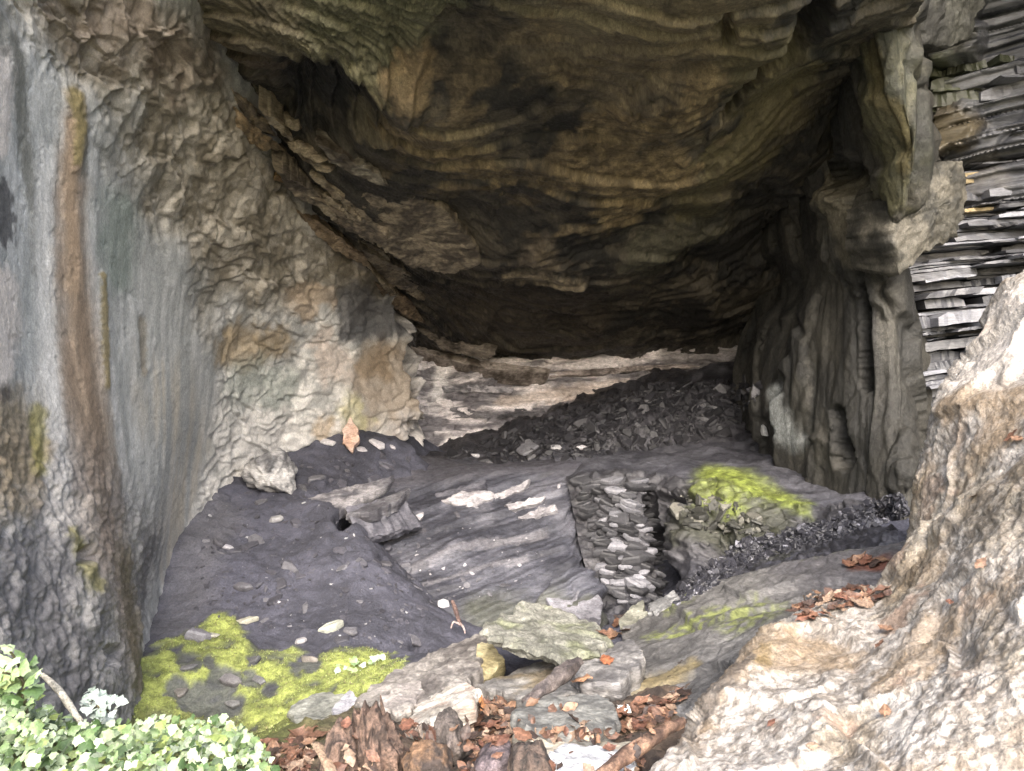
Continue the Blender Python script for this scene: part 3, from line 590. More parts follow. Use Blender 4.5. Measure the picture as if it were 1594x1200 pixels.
ft, fh, fe, fr = facet(np.stack([P[:, 0] * 1.5, P[:, 1] * 1.2, pl * 5], 1) + .2 * wv[:, None], 624)
d = face * (saw(pl * 6 + wl * .8 + .2 * fh, .06) * .055 + saw(pl * 19 + wl * 1.6 + .3 * fh, .1) * .012 + (k2 - .5) * .006 + k3 * .004 + (fh - .5) * .012) + fbm(P * 2, 4, 625) * .03 + fbm(P * 14, 3, 626) * .004
d += .02 * s.stroke([(880,790,8),(800,812,8),(700,850,8)], .6, .4, seed=627) * face
d += .14 * s.stroke([(900,925,30),(860,945,26)], .25, .3, seed=628)
ds = fbm(P * 2.6, 4, 629)
c = mix([.038,.039,.050], [.086,.088,.108], ss(-.4, .5, k3 * .8 + ds * .6 + .6 * (fr - .5)))
c = mix(c, [.16,.158,.178], .4 * face * ss(.1, .6, .3 * k3 + ds) * ss(4.2, 2.2, v))
for pts in ([(640,880,5),(740,846,5),(850,826,5)], [(660,905,3),(760,880,4),(820,868,3)], [(600,842,4),(660,822,4)]):
    c = mix(c, [.25,.24,.255], .35 * s.stroke(pts, .5, .6, seed=630 + len(pts)))
c = mix(c, [.075,.073,.085], (1 - face) * .9)
c = mix(c, [.085,.09,.055], .5 * s.stroke([(760,965,40),(900,965,26),(940,960,20)], .7, .6, seed=640))
BED = s
tag(s.build('bedrock_outcrop', d, c, M_SLATE, origin=W(760, 990, 6.3)), 'tilted smooth grey slate bedrock face in the middle, left of the stacked stones', 'bedrock')

# ---- rock ledge with the broken face, the crevice and the mossy stone, down to the dark gravel
s = Sheet([rowz([860,930,985,1035,1090,1140,1200,1270,1330,1400],[700]*10,[9.2,9.2,9.2,9.2,9.2,9.1,9.0,8.6,8.2,7.6]),
 rowz([862,930,985,1040,1090,1140,1195,1255,1315,1385],[714,710,708,705,703,703,706,717,738,752],[8.4,8.4,8.4,8.4,8.4,8.3,8.1,7.7,7.2,6.9]),
 rowz([884,935,988,1028,1066,1110,1165,1222,1285,1350],[750,742,740,744,752,756,772,792,806,790],[7.9,7.8,7.7,7.6,7.4,7.2,6.85,6.55,6.2,6.1]),
 rowz([900,950,992,1030,1072,1120,1170,1230,1300,1362],[835,842,842,842,826,818,822,826,822,798],[7.35,7.2,7.1,7.3,6.95,6.7,6.45,6.2,6.0,5.9]),
 rowz([930,965,997,1030,1075,1122,1172,1232,1302,1370],[938,952,948,936,905,884,872,860,845,820],[6.75,6.6,6.5,6.75,6.45,6.25,6.1,5.8,5.6,5.5]),
 rowz([945,985,1020,1045,1085,1130,1185,1255,1325,1400],[985,985,975,962,942,922,902,882,864,838],[6.3,6.2,6.1,6.1,5.9,5.7,5.5,5.2,5.0,4.9]),
 rowz([945,985,1020,1045,1085,1130,1185,1255,1325,1400],[1100]*10,[5.8,5.7,5.6,5.5,5.4,5.2,5.0,4.7,4.5,4.4])], step=2.0)
P = s.P; u, v = s.u, s.v
face = ss(1.85, 2.1, v); low = ss(3.6, 4.0, v + .3 * ss(5, 7, u))
pilem = s.stroke([(925,790,40),(960,850,44),(985,910,36)], .4, .4, seed=650)
gt, gh, ge, gr = facet(P * A([7, 7, 15]) + .4 * A([fbm(P * 5, 3, 651), fbm(P * 5, 3, 652), fbm(P * 5, 3, 653)]).T, 654)
ht, hh, he, hr = facet(P * A([2.6, 2.6, 5]) + .4 * A([fbm(P * 2, 3, 655), fbm(P * 2, 3, 656), fbm(P * 2, 3, 657)]).T, 658)
d = fbm(P * 1.8, 4, 659) * .06 + face * ((gt * .03 + gh * .06) * (1 - low) + (ht * .03 + hh * .05) * (1 - low) * (1 - pilem)) + fbm(P * 14, 3, 660) * .008
d += low * (fbm(P * 9, 4, 661) * .04 + fbm(P * 26, 2, 662) * .014)
d -= .55 * s.stroke([(1008,775,8),(1020,830,13),(1040,890,16),(1045,930,14)], .7, .4, seed=663)
d += .08 * s.stroke([(1085,800,30),(1080,840,28)], .5, .4, seed=664) + .02 * s.stroke([(1130,770,36),(1180,800,30)], .6, .5, seed=665)
d -= .22 * s.stroke([(1130,850,18),(1110,870,14)], .7, .6, seed=666) + .15 * s.stroke([(1030,775,5),(1090,790,6)], .6, .5, seed=667)
mott = fbm(P * 2.4, 4, 668); fin = fbm(P * 12, 4, 669)
c = mix([.044,.044,.053], [.088,.088,.102], ss(-.4, .4, mott + .4 * fin))
c = mix(c, mix([.022,.0215,.025], [.08,.078,.084], ss(.2, .9, gr)), face * (1 - low) * .8)
c = mix(c, mix([.022,.022,.027], [.055,.055,.066], ss(-.3, .4, fin)), low)
mossm = np.maximum.reduce([s.stroke([(1105,740,20),(1150,752,24),(1200,775,22),(1250,797,14)], .8, .35, seed=670), .75 * s.stroke([(1110,775,26),(1140,795,24)], .6, .7, seed=671)])
c = mix(c, mix([.11,.13,.03], [.24,.29,.065], ss(-.4, .4, fin + .4 * mott)), mossm)
c = mix(c, [.05,.053,.028], .6 * s.stroke([(1080,830,30),(1120,800,50),(1190,830,40)], .7, .6, seed=672) * (1 - mossm))
LEDGE = s
tag(s.build('rock_ledge', d, c, M_SLATE, origin=W(1130, 940, 5.8)), 'dark rock ledge with a mossy rim below the pillar, cut by a black crevice', 'rock ledge')

# ---- sloping slab in front of the ledge, right of centre
s = Sheet([rowz([960,1050,1130,1220,1310,1430],[1010,960,935,905,880,850],[5.4,5.5,5.4,5.2,5.0,4.8]),
 rowz([968,1050,1130,1220,1310,1430],[972,926,902,876,852,826],[5.2,5.3,5.15,4.95,4.75,4.55]),
 rowz([965,1050,1130,1220,1310,1430],[990,952,926,905,885,866],[4.85,4.85,4.75,4.55,4.35,4.2]),
 rowz([950,1040,1130,1220,1310,1430],[1022,988,962,940,925,906],[4.35,4.4,4.3,4.1,3.9,3.8]),
 rowz([935,1020,1100,1180,1290,1430],[1064,1042,1017,988,966,950],[3.8,3.75,3.65,3.5,3.4,3.3]),
 rowz([930,1020,1090,1160,1290,1430],[1112,1094,1082,1052,1034,1022],[3.25,3.15,3.05,2.95,2.9,2.9]),
 rowz([940,1020,1090,1160,1290,1430],[1180,1165,1150,1120,1100,1090],[3.1,3.0,2.9,2.8,2.75,2.75])], step=2.0)
P = s.P
pl = P[:, 2] - .22 * P[:, 0] + .12 * P[:, 1]
wv = fbm(P * A([1.2, .8, 1.5]), 4, 680)
k1 = layers(pl * 16 + wv * 1.6, 681, .12); k2 = layers(pl * 50 + wv * 5, 682, .2); k3 = fbm(np.stack([(P[:, 0] * .8 + P[:, 1] * .6) * 1.2, (P[:, 1] * .8 - P[:, 0] * .6) * 14, P[:, 2] * 4], 1), 4, 683)
d = saw(pl * 9 + fbm(P * .9, 2, 679) * 1.6, .06) * .04 + saw(pl * 30 + fbm(P * .9, 2, 678) * 3, .12) * .008 + k3 * .003 + fbm(P * 3, 4, 684) * .03 + fbm(P * 20, 3, 685) * .004
mott = fbm(P * 2.6, 4, 686); fin = fbm(P * 16, 4, 687)
c = mix([.085,.083,.082], [.18,.175,.17], ss(-.6, .6, .6 * k3 + .8 * mott + .3 * (k2 - .5) + .3 * fin))
c = mix(c, [.11,.105,.115], .7 * s.stroke([(1340,850,50),(1250,880,50),(1380,900,50)], .7, .5, seed=688))
gm = np.maximum.reduce([s.stroke(p_, .6, .8, 1.3, seed=689 + i) for i, p_ in enumerate(([(1010,985,14),(1080,960,16),(1180,930,14)], [(1140,960,26),(1200,945,22)], [(1250,880,12),(1330,855,12)], [(1040,940,10),(1110,920,10)]))])
c = mix(c, mix([.11,.13,.04], [.23,.26,.08], ss(-.4, .4, fin)), gm * .8 * ss(-.35, .2, fin))
c = mix(c, [.22,.17,.07], .7 * s.stroke([(960,1075,18),(1030,1050,18),(1080,1030,12)], .6, .7, seed=694))
c = mix(c, [.16,.06,.035], .8 * s.stroke([(1330,878,10),(1390,870,12)], .6, .8, seed=695))
SLOPE = s
tag(s.build('sloping_slab', d, c, M_SLATE, origin=W(1100, 1080, 3.4)), 'long sloping grey slab with pale green lichen running up behind the big boulder', 'rock slab')

# ---- the big boulder on the right
s = Sheet([rowz([1090,1170,1240,1330,1440,1500,1540,1570,1640,1700,1850],[1330,1220,1130,1080,1030,950,830,700,620,560,520],[2.6,3.2,3.5,3.85,4.0,4.3,4.5,4.7,4.8,4.8,4.7]),
 rowz([1020,1110,1190,1270,1385,1430,1465,1490,1555,1615,1770],[1260,1110,1018,964,936,842,710,582,492,436,390],[2.35,2.8,3.1,3.4,3.55,3.8,4.0,4.2,4.3,4.3,4.2]),
 rowz([1000,1090,1168,1250,1368,1414,1449,1474,1540,1600,1760],[1230,1098,1006,956,926,832,700,572,482,428,385],[2.1,2.5,2.8,3.05,3.22,3.45,3.7,3.88,4.0,4.0,3.9]),
 rowz([1056,1143,1216,1296,1385,1442,1488,1532,1592,1655,1800],[1284,1156,1070,1008,964,880,780,668,575,512,450],[1.9,2.22,2.47,2.68,2.85,2.98,3.1,3.18,3.2,3.15,3.0]),
 rowz([1150,1225,1300,1375,1450,1520,1590,1650,1710,1770,1880],[1330,1230,1140,1060,985,910,830,750,680,620,530],[1.7,1.86,2.02,2.15,2.24,2.3,2.34,2.35,2.34,2.31,2.2]),
 rowz([1300,1375,1450,1525,1600,1670,1740,1800,1860,1920,2000],[1450,1360,1280,1200,1120,1050,970,890,820,760,650],[1.4,1.5,1.6,1.68,1.75,1.8,1.84,1.86,1.88,1.9,1.9]),
 rowz([1500,1560,1620,1690,1800,1850,1880,1900,1960,2030,2200],[1800,1650,1560,1500,1450,1330,1200,1080,1000,950,900],[1.1,1.3,1.4,1.5,1.55,1.6,1.6,1.6,1.6,1.6,1.6])], step=2.0)
P = s.P
ax_ = np.stack([P[:, 0] * .75 + P[:, 2] * .66, P[:, 1], (P[:, 2] * .75 - P[:, 0] * .66)], 1)
gt, gh, ge, gr = facet(ax_ * A([7, 5, 4]) + .5 * A([fbm(P * 4, 3, 701), fbm(P * 4, 3, 702), fbm(P * 4, 3, 703)]).T, 704)
ht, hh, he, hr = facet(ax_ * A([2.4, 2.0, 1.6]) + .4 * A([fbm(P * 2, 3, 705), fbm(P * 2, 3, 706), fbm(P * 2, 3, 707)]).T, 708)
r = fbm(ax_ * A([12, 11, 9]), 5, 709, .6)
top = s.stroke([(1520,600,70),(1580,500,70),(1600,620,60)], .5, .3, seed=727)
d = (ht * .07 + (hh - .5) * .05) + (1 - .7 * top) * (gt * .012 + (gh - .5) * .012 + r * .008) + fbm(P * 30, 3, 710) * .006 + fbm(P * 1.5, 2, 711) * .06
mott = fbm(ax_ * A([6, 5, 4.5]), 5, 713); fin = fbm(P * 22, 4, 714)
c = mix([.21,.185,.158], [.44,.405,.365], ss(-.32, .32, .5 * mott + .7 * fin + .8 * fbm(P * 48, 3, 728) + .3 * (gr - .5)))
c = mix(c, [.25,.175,.10], .6 * ss(.05, .5, fbm(P * 2.3, 5, 715) + .12))
br = np.maximum.reduce([s.stroke(p_, .7, .7, 1.4, seed=716 + i) for i, p_ in enumerate(([(1430,850,50),(1480,760,50),(1400,940,40)], [(1500,760,40),(1560,800,60),(1560,720,40)], [(1470,960,40),(1560,1000,40)], [(1300,1150,30),(1330,1100,24)], [(1190,1010,30),(1230,990,20)]))])
c = mix(c, mix([.13,.10,.06], [.33,.27,.18], ss(-.4, .4, fin + mott)), .5 * br)
c = mix(c, [.52,.475,.43], .85 * s.stroke([(1500,620,40),(1560,540,50),(1590,470,40),(1540,640,40)], .6, .5, seed=722))
c = mix(c, [.34,.235,.175], .6 * ss(.2, .5, fbm(P * 4.5, 4, 723)) * s.stroke([(1200,1140,60),(1250,1100,60),(1420,1010,60),(1560,680,60),(1250,1190,40)], .7, .6, seed=724))
c = mix(c, [.15,.105,.04], .8 * s.stroke([(1185,1020,16),(1215,1000,16)], .5, .5, seed=725) + 0)
c = mix(c, [.06,.053,.048], .75 * s.stroke([(1090,1100,9),(1130,1055,9),(1165,1015,9)], .5, .5, seed=726))
BOULD = s
tag(s.build('boulder', d, c, M_GRIT, origin=W(1350, 1250, 2.4)), 'huge rough pale boulder with brown stains filling the lower right foreground', 'boulder')

# ================================================================== builders for single stones, wood and leaves
bv, bp_ = [], []; off = 0
for nm, g in SURF:
    R, C = g.shape[:2]; i = np.arange(R * C).reshape(R, C) + off
    bv.append(g.reshape(-1, 3)); bp_.append(np.stack([i[:-1, :-1], i[:-1, 1:], i[1:, 1:], i[1:, :-1]], -1).reshape(-1, 4)); off += R * C
BVH = BVHTree.FromPolygons(np.concatenate(bv).tolist(), np.concatenate(bp_).tolist())
EYE = Vector((0, 0, H))
def hit(px, py):
    dr = Vector(((px - CX) / F, 1, (CY - py) / F)).normalized()
    p, n, i, t = BVH.ray_cast(EYE, dr)
    if p is None: return None, None
    if n.dot(dr) > 0: n = -n
    return np.array(p), np.array(n)
def ray_plane(out, plane):
    a, b, c = [W(*q) for q in plane]; n = np.cross(b - a, c - a); n /= np.linalg.norm(n)
    e = np.array([0, 0, H])
    if n @ (e - a) < 0: n = -n
    D = np.array([((x - CX) / F, 1, (CY - y) / F) for x, y in out]); t = ((a - e) @ n) / (D @ n)
    return e + D * t[:, None], n
def resample(o, m):
    o = np.vstack([o, o[:1]]); L = np.r_[0, np.cumsum(np.linalg.norm(np.diff(o, axis=0), axis=1))]
    t = np.linspace(0, L[-1], m, endpoint=False); return np.stack([np.interp(t, L, o[:, k]) for k in range(3)], 1)
def slab_mesh(out3, n, thick, seed, rough=.01, jag=.012, dome=0.0, bevel=.012, spacing=.012, under=.85):
    """a stone with an outlined top face and layered broken sides"""
    per = np.linalg.norm(np.diff(np.vstack([out3, out3[:1]]), axis=0), axis=1).sum()
    m = int(np.clip(per / spacing, 36, 260)); o = resample(out3, m); c = o.mean(0)
    rad = o - c; rl = np.linalg.norm(rad, axis=1, keepdims=True)
    o = c + rad * (1 + (fbm(o * 14, 4, seed)[:, None] * jag * 2.2) / rl)
    nr = int(np.clip(rl.mean() / .018, 8, 26)); V = [c[None]]; rs = list(np.linspace(0, .97, nr + 1)[1:]) + [1.0]
    for r in rs: V.append(c + (o - c) * r + n * (dome * (1 - r * r)) - n * (bevel * (r == 1.0)))
    V[0] = V[0] + n * dome
    nt_ = len(rs); rows_ = 7
    for k in range(1, rows_ + 1):
        q = o - n * (bevel + (thick - bevel) * k / rows_)
        sc = 1 + (under - 1) * (k / rows_) ** 2
        lay = rnd1(np.array([k]), seed + 3)[0] - .5
        V.append(c + (q - c - n * ((q - c) @ n)[:, None]) * (sc + lay * jag * 3) + n * ((q - c) @ n)[:, None])
    V.append((V[-1].mean(0))[None]); V = np.vstack(V)
    V = V + n * (fbm(V * 9, 4, seed + 7) * rough + fbm(V * 30, 3, seed + 8) * rough * .35)[:, None] + A([fbm(V * 16, 3, seed + 9 + k) for k in range(3)]).T * rough * .6
    fs = [(0, 1 + j, 1 + (j + 1) % m) for j in range(m)]
    for r in range(nt_ + rows_ - 1):
        a, b = 1 + r * m, 1 + (r + 1) * m
        fs += [(a + j, b + j, b + (j + 1) % m, a + (j + 1) % m) for j in range(m)]
    a = 1 + (nt_ + rows_ - 1) * m
    fs += [(a + j, len(V) - 1, a + (j + 1) % m) for j in range(m)]
    return V, fs, c
def mottle(V, a, b, sc=6, seed=0, extra=()):
    c = mix(a, b, ss(-.4, .4, fbm(V * sc, 5, seed) + .5 * fbm(V * sc * 4, 3, seed + 1)))
    for colr, amt, sc2, sd_ in extra: c = mix(c, colr, amt * ss(0, .4, fbm(V * sc2, 4, sd_)))
    return c
def slab(name, out, plane, thick, a, b, label, cat, seed=0, mat=None, extra=(), group=None, sc=6, parent=None, **kw):
    o3, n = ray_plane(out, plane); V, fs, c = slab_mesh(o3, n, thick, seed, **kw)
    o = link_mesh(name, V, fs, mat or M_SLATE, parent, c - n * thick, mottle(V, a, b, sc, seed, extra), sharp=42)
    return tag(o, label, cat, group) if parent is None else o
def inflate(name, out, d, bulge, a, b, label, cat, seed=0, mat=None, rough=.03, extra=(), lean=(0, 0), sc=4, aniso=(1, 1, 1), group=None, spacing=.014, fac=0.0):
    """a rounded mass whose outline stands at distance d; front and back both swell"""
    pl = [(CX, CY, d), (CX + 300, CY, d + lean[0]), (CX, CY - 300, d + lean[1])]
    o3, n = ray_plane(out, pl); per = np.linalg.norm(np.diff(np.vstack([o3, o3[:1]]), axis=0), axis=1).sum()
    m = int(np.clip(per / spacing, 40, 300)); o = resample(o3, m); c = o.mean(0)
    rs = np.sin(np.linspace(.06, 1, 22) * math.pi / 2); V = [(c + n * bulge)[None]]
    for r in rs: V.append(c + (o - c) * r + n * bulge * math.sqrt(max(0, 1 - r * r)))
    for r in rs[-2::-1]: V.append(c + (o - c) * r - n * bulge * math.sqrt(1 - r * r))
    V.append((c - n * bulge)[None]); V = np.vstack(V); aa = np.asarray(aniso, float)
    nn = V - c; nn /= np.linalg.norm(nn, axis=1, keepdims=True) + 1e-9
    V = V + nn * (ridged(V * 3 * aa, 4, seed) * rough + fbm(V * 9 * aa, 4, seed + 1) * rough * .6 + fbm(V * 30 * aa, 3, seed + 2) * rough * .2)[:, None]
    if fac:
        t_, h_, e_, r_ = facet(V * 3.5 * aa + .3 * A([fbm(V * 3, 3, seed + 3)] * 3).T, seed + 4); V = V + nn * (t_ * .5 + h_ - .5)[:, None] * fac
    R = 2 * len(rs) - 1
    fs = [(0, 1 + j, 1 + (j + 1) % m) for j in range(m)]
    for r in range(R - 1):
        p, q = 1 + r * m, 1 + (r + 1) * m; fs += [(p + j, q + j, q + (j + 1) % m, p + (j + 1) % m) for j in range(m)]
    p = 1 + (R - 1) * m; fs += [(p + j, len(V) - 1, p + (j + 1) % m) for j in range(m)]
    return tag(link_mesh(name, V, fs, mat or M_CEIL, None, c, mottle(V * aa, a, b, sc, seed, extra)), label, cat, group)
def tube(name, pts, rad, a, b, label, cat, seed=0, mat=None, sides=14, rough=.15, group=None, flat=1.0, parent=None):
    pts = np.array(pts, float); rad = np.array(rad, float)
    n = [max(3, int(np.linalg.norm(pts[i + 1] - pts[i]) / max(.012, rad.mean() * .5))) for i in range(len(pts) - 1)]
    C, par = cr(pts, n); R = np.interp(par, np.arange(len(rad)), rad)
    T = np.gradient(C, axis=0); T /= np.linalg.norm(T, axis=1, keepdims=True)
    up = np.array([.13, .2, .97]); S = np.cross(T, up); S /= np.linalg.norm(S, axis=1, keepdims=True); U_ = np.cross(S, T)
    th = np.linspace(0, 2 * math.pi, sides, endpoint=False)
    V = C[:, None] + R[:, None, None] * (S[:, None] * np.cos(th)[None, :, None] + U_[:, None] * np.sin(th)[None, :, None] * flat)
    q = V.reshape(-1, 3); rr = np.repeat(R, sides)
    cen = np.repeat(C, sides, axis=0); g = 1 + rough * (fbm(np.stack([np.repeat(par, sides) * 1.2, np.tile(np.cos(th), len(C)) * 2, np.tile(np.sin(th), len(C)) * 2], 1) + seed, 4, seed) * 1.6)
    q = cen + (q - cen) * g[:, None]
    q = np.vstack([q, C[:1] - T[:1] * R[0] * .3, C[-1:] + T[-1:] * R[-1] * .3]); k = len(C)
    fs = [(i * sides + j, i * sides + (j + 1) % sides, (i + 1) * sides + (j + 1) % sides, (i + 1) * sides + j) for i in range(k - 1) for j in range(sides)]
    fs += [(len(q) - 2, (j + 1) % sides, j) for j in range(sides)] + [(len(q) - 1, (k - 1) * sides + j, (k - 1) * sides + (j + 1) % sides) for j in range(sides)]
    o = link_mesh(name, q, fs, mat or M_WOOD, parent, C[len(C) // 2], mottle(q * A([1, 1, 1]), a, b, 14, seed), sharp=60)
    return tag(o, label, cat, group) if parent is None else o
def basis(n, yaw, tilt=(0, 0)):
    n = np.asarray(n, float) / np.linalg.norm(n); x = np.cross([0, 1, .01], n); x /= np.linalg.norm(x); y = np.cross(n, x)
    M = np.stack([x * math.cos(yaw) + y * math.sin(yaw), y * math.cos(yaw) - x * math.sin(yaw), n], 1)
    tx, ty = tilt; Rx = np.array([[1, 0, 0], [0, math.cos(tx), -math.sin(tx)], [0, math.sin(tx), math.cos(tx)]]); Ry = np.array([[math.cos(ty), 0, math.sin(ty)], [0, 1, 0], [-math.sin(ty), 0, math.cos(ty)]])
    return M @ Rx @ Ry
def shard_local(rg, asp=.6, th=.18, n=7, lo=.72):
    a = np.sort((np.arange(n) + rg.uniform(-.32, .32, n)) / n * 2 * math.pi); r = rg.uniform(lo, 1.05, n)
    o = np.stack([np.cos(a) * r * .5, np.sin(a) * r * .5 * asp], 1)
    z = rg.uniform(-.12, .12, n) * th
    V = [np.c_[o * .86, z + th * .5], np.c_[o, z + th * .28], np.c_[o * rg.uniform(.96, 1.06), z - th * .2], np.c_[o * .9, z - th * .5]]
    V = np.vstack(V); fs = [tuple(range(n))]
    for k in range(3): fs += [(k * n + j, (k + 1) * n + j, (k + 1) * n + (j + 1) % n, k * n + (j + 1) % n) for j in range(n)]
    fs.append(tuple(range(4 * n - 1, 3 * n - 1, -1))); return V, fs
SHARDS = [shard_local(np.random.default_rng(900 + k), asp, th) for k, (asp, th) in enumerate([(.55, .12), (.7, .16), (.45, .2), (.8, .14), (.6, .28), (.4, .14), (.65, .35), (.5, .24)])]
SHARDS += [shard_local(np.random.default_rng(950 + k), asp, th, n_, .5) for k, (asp, th, n_) in enumerate([(.6, .16, 5), (.5, .22, 6), (.7, .14, 5), (.45, .2, 5), (.6, .28, 6)])]
def stone(name, px, py, size, tint, label, cat, group=None, kind=None, k=0, yaw=0, tilt=(0, 0), sink=.25, up=.5, mat=None, pos=None):
    p, n = hit(px, py) if pos is None else pos
    if p is None: return None
    n = n * (1 - up) + np.array([0, -.15, 1]) * up; V, fs = SHARDS[k % len(SHARDS)]
    B = basis(n, yaw, tilt); sz = size / F * p[1]; Z = V[:, 2].ptp() if hasattr(V, 'ptp') else np.ptp(V[:, 2])
    c = p + B[:, 2] * sz * Z * (.5 - sink)
    o = link_mesh(name, (V * sz) @ B.T + c, fs, mat or M_SHARD, None, c, tint, smooth=False)
    return tag(o, label, cat, group)
def merged(name, items, mat, label, cat, kind='stuff', smooth=False):
    """many small pieces nobody could count as one object; items: (local verts, faces, 3x3 basis, position, tint)"""
    V, Fs, T, o = [], [], [], 0
    for lv, fs, B, p, t in items:
        V.append(lv @ B.T + p); Fs += [tuple(i + o for i in f) for f in fs]; T.append(np.tile(t, (len(lv), 1))); o += len(lv)
    return tag(link_mesh(name, np.vstack(V), Fs, mat, None, None, np.vstack(T), smooth=smooth), label, cat, kind=kind)

# ================================================================== THINGS
# ---- rock that hangs from the roof on the right
slab('hanging_rock', [(1392,310),(1412,268),(1450,256),(1500,248),(1507,300),(1490,368),(1440,392),(1405,425),(1388,380)], [(1392,330,6.0),(1500,300,6.3),(1440,392,6.15)], .5, [.02,.0195,.016], [.06,.056,.045], 'blunt dark block of rock with one pale face jutting out above the cliff gap', 'hanging rock', 802, M_CEIL,
     extra=(([.17,.155,.125], .5, 2.5, 8),), sc=3, rough=.02, jag=.014, dome=.05, spacing=.02)
slab('rock_block', [(1405,-60),(1470,-80),(1540,-60),(1530,6),(1512,58),(1480,74),(1440,66),(1418,40)], [(1405,0,5.9),(1540,0,6.2),(1470,74,6.1)], .6, [.017,.017,.015], [.05,.05,.042], 'dark blunt rock block at the top of the slate cliff', 'rock block', 803, M_CEIL, sc=3, rough=.02, jag=.014, dome=.05, spacing=.02)

# ---- slate flakes peeling from the ceiling
def flake(out, off, thick, a, b, label, seed, group='slate flakes peeling from the ceiling', tiltx=.12):
    off = off * .25
    cx = sum(p[0] for p in out) / len(out); cy = sum(p[1] for p in out) / len(out)
    p, n = hit(cx, cy); xs = [q[0] for q in out]; ys = [q[1] for q in out]
    def dd(x, y):
        q, _ = hit(cx + (x - cx) * .8, cy + (y - cy) * .8); q = p if q is None or abs(q[1] - p[1]) > 1.2 else q
        return q[1]
    x0, x1, y0, y1 = min(xs), max(xs), min(ys), max(ys)
    pl = [(x0, (y0 + y1) / 2, dd(x0, cy)), (x1, y0 + (y1 - y0) * .3, dd(x1, cy)), (cx, y1, dd(cx, y1))]
    # bring the plate forward until it clears the rock behind it, and make it thick enough to stay rooted in that rock
    smp = [(cx + (x - cx) * f_, cy + (y - cy) * f_) for x, y in out for f_ in (.95, .6, .3)]
    o3, n3 = ray_plane(smp, pl); gap = []
    for (x, y), q in zip(smp, o3):
        h_, _ = hit(x, y)
        if h_ is not None and abs(h_[1] - q[1]) < .8: gap.append(q[1] - h_[1])
    gap = np.array(gap or [0]); sh = np.percentile(gap, 88) + off
    pl = [(x, y, d_ - sh) for x, y, d_ in pl]
    return slab('slate_flake', out, pl, min(.5, thick + sh - np.percentile(gap, 25)), a, b, label, 'slate flake', seed, M_SLATE, group=group, jag=.014, rough=.016, bevel=.008, under=.95)
br1, br2 = [.07,.058,.045], [.22,.185,.135]
flake([(530,312),(585,298),(640,305),(690,325),(720,360),(745,392),(749,412),(700,430),(640,415),(590,385),(545,350)], .16, .09, br1, br2, 'largest slate flake, leaf shaped with a pale curved edge, hanging from the brown ceiling', 810)
flake([(465,332),(500,348),(545,382),(585,408),(572,416),(530,395),(490,365)], .22, .05, [.17,.125,.08], [.36,.28,.19], 'narrow tan slate flake with a pale lower edge, above the knobbly left wall', 811)
for k, (o, f_, ta, tb, lb) in enumerate([
  ([(360,138),(385,155),(418,192),(432,212),(410,205),(380,180)], .18, br1, [.25,.2,.13], 'topmost thin slate flake beside the black hollow of the ceiling'),
  ([(368,168),(395,196),(432,222),(444,234),(405,232),(378,208)], .20, [.11,.085,.055], [.27,.2,.12], 'brown slate flake just under the topmost one by the black hollow'),
  ([(495,224),(540,243),(590,272),(602,290),(560,277),(512,252)], .2, br1, [.24,.22,.18], 'slate flake with a shiny edge below the black hollow of the ceiling'),
  ([(425,262),(470,288),(522,316),(512,328),(458,306)], .2, br1, br2, 'short dark slate flake above the narrow tan one'),
  ([(512,322),(560,340),(606,368),(596,380),(540,358)], .26, br1, [.22,.18,.13], 'slate flake overlapping the left end of the largest flake'),
  ([(560,388),(620,415),(655,442),(642,458),(598,438)], .2, br1, br2, 'dark slate flake just below the largest flake'),
  ([(585,440),(640,468),(664,505),(632,494),(600,468)], .2, [.07,.05,.035], [.2,.15,.1], 'lowest slate flake, pointing down at the pale back wall'),
  ([(425,273),(455,272),(456,282),(430,284)], .2, [.25,.16,.07], [.34,.23,.11], 'small orange slate nub at the ceiling edge'),
  ([(640,505),(700,530),(770,552),(760,560),(690,545)], .16, br1, [.22,.19,.16], 'thin slate flake at the seam between ceiling and banded back wall')]):
    flake(o, f_, .045, ta, tb, lb, 812 + k)

for k, (o, a_, b_, lb) in enumerate([
  ([(640,530),(700,548),(770,566),(860,574),(855,580),(760,574),(690,558),(640,540)], [.10,.08,.065], [.32,.28,.25], 'long curved rock ledge where the ceiling meets the banded back wall'),
  ([(840,580),(930,574),(1010,568),(1090,566),(1088,573),(1000,577),(920,584),(845,588)], [.12,.1,.09], [.36,.31,.29], 'thin pinkish rock ledge high on the right part of the back wall'),
  ([(690,600),(740,598),(800,604),(798,612),(735,610),(690,610)], [.14,.135,.145], [.42,.4,.42], 'short grey rock ledge at the left end of the back wall'),
  ([(700,640),(770,644),(850,640),(848,646),(770,652),(700,650)], [.07,.068,.075], [.2,.19,.2], 'dark rock ledge lowest on the back wall, just above the scree')]):
    flake(o, .1, .04, a_, b_, lb, 890 + k, group='thin rock ledges of the back wall')
rg = np.random.default_rng(21)
for k in range(16):
    t = (k + .5) / 16; x = 395 + 235 * t + rg.uniform(-6, 26); y = 175 + 320 * t ** 1.05 - rg.uniform(0, 34); L = rg.uniform(36, 80); wd_ = rg.uniform(5, 11); an = math.radians(rg.uniform(32, 46)); cs, sn = math.cos(an), math.sin(an)
    o = [(x + a * L * cs - b * wd_ * sn, y + a * L * sn + b * wd_ * cs) for a, b in ((-.5, 0), (-.25, -.7), (.1, -.8), (.4, -.5), (.5, 0), (.3, .5), (-.1, .6), (-.35, .4))]
    if hit(x, y)[0] is not None: flake(o, .25, .03, [.12,.095,.065], [.34,.29,.21], 'thin pale edged slate splinter along the left edge of the ceiling', 840 + k, group='thin slate splinters of the ceiling edge')
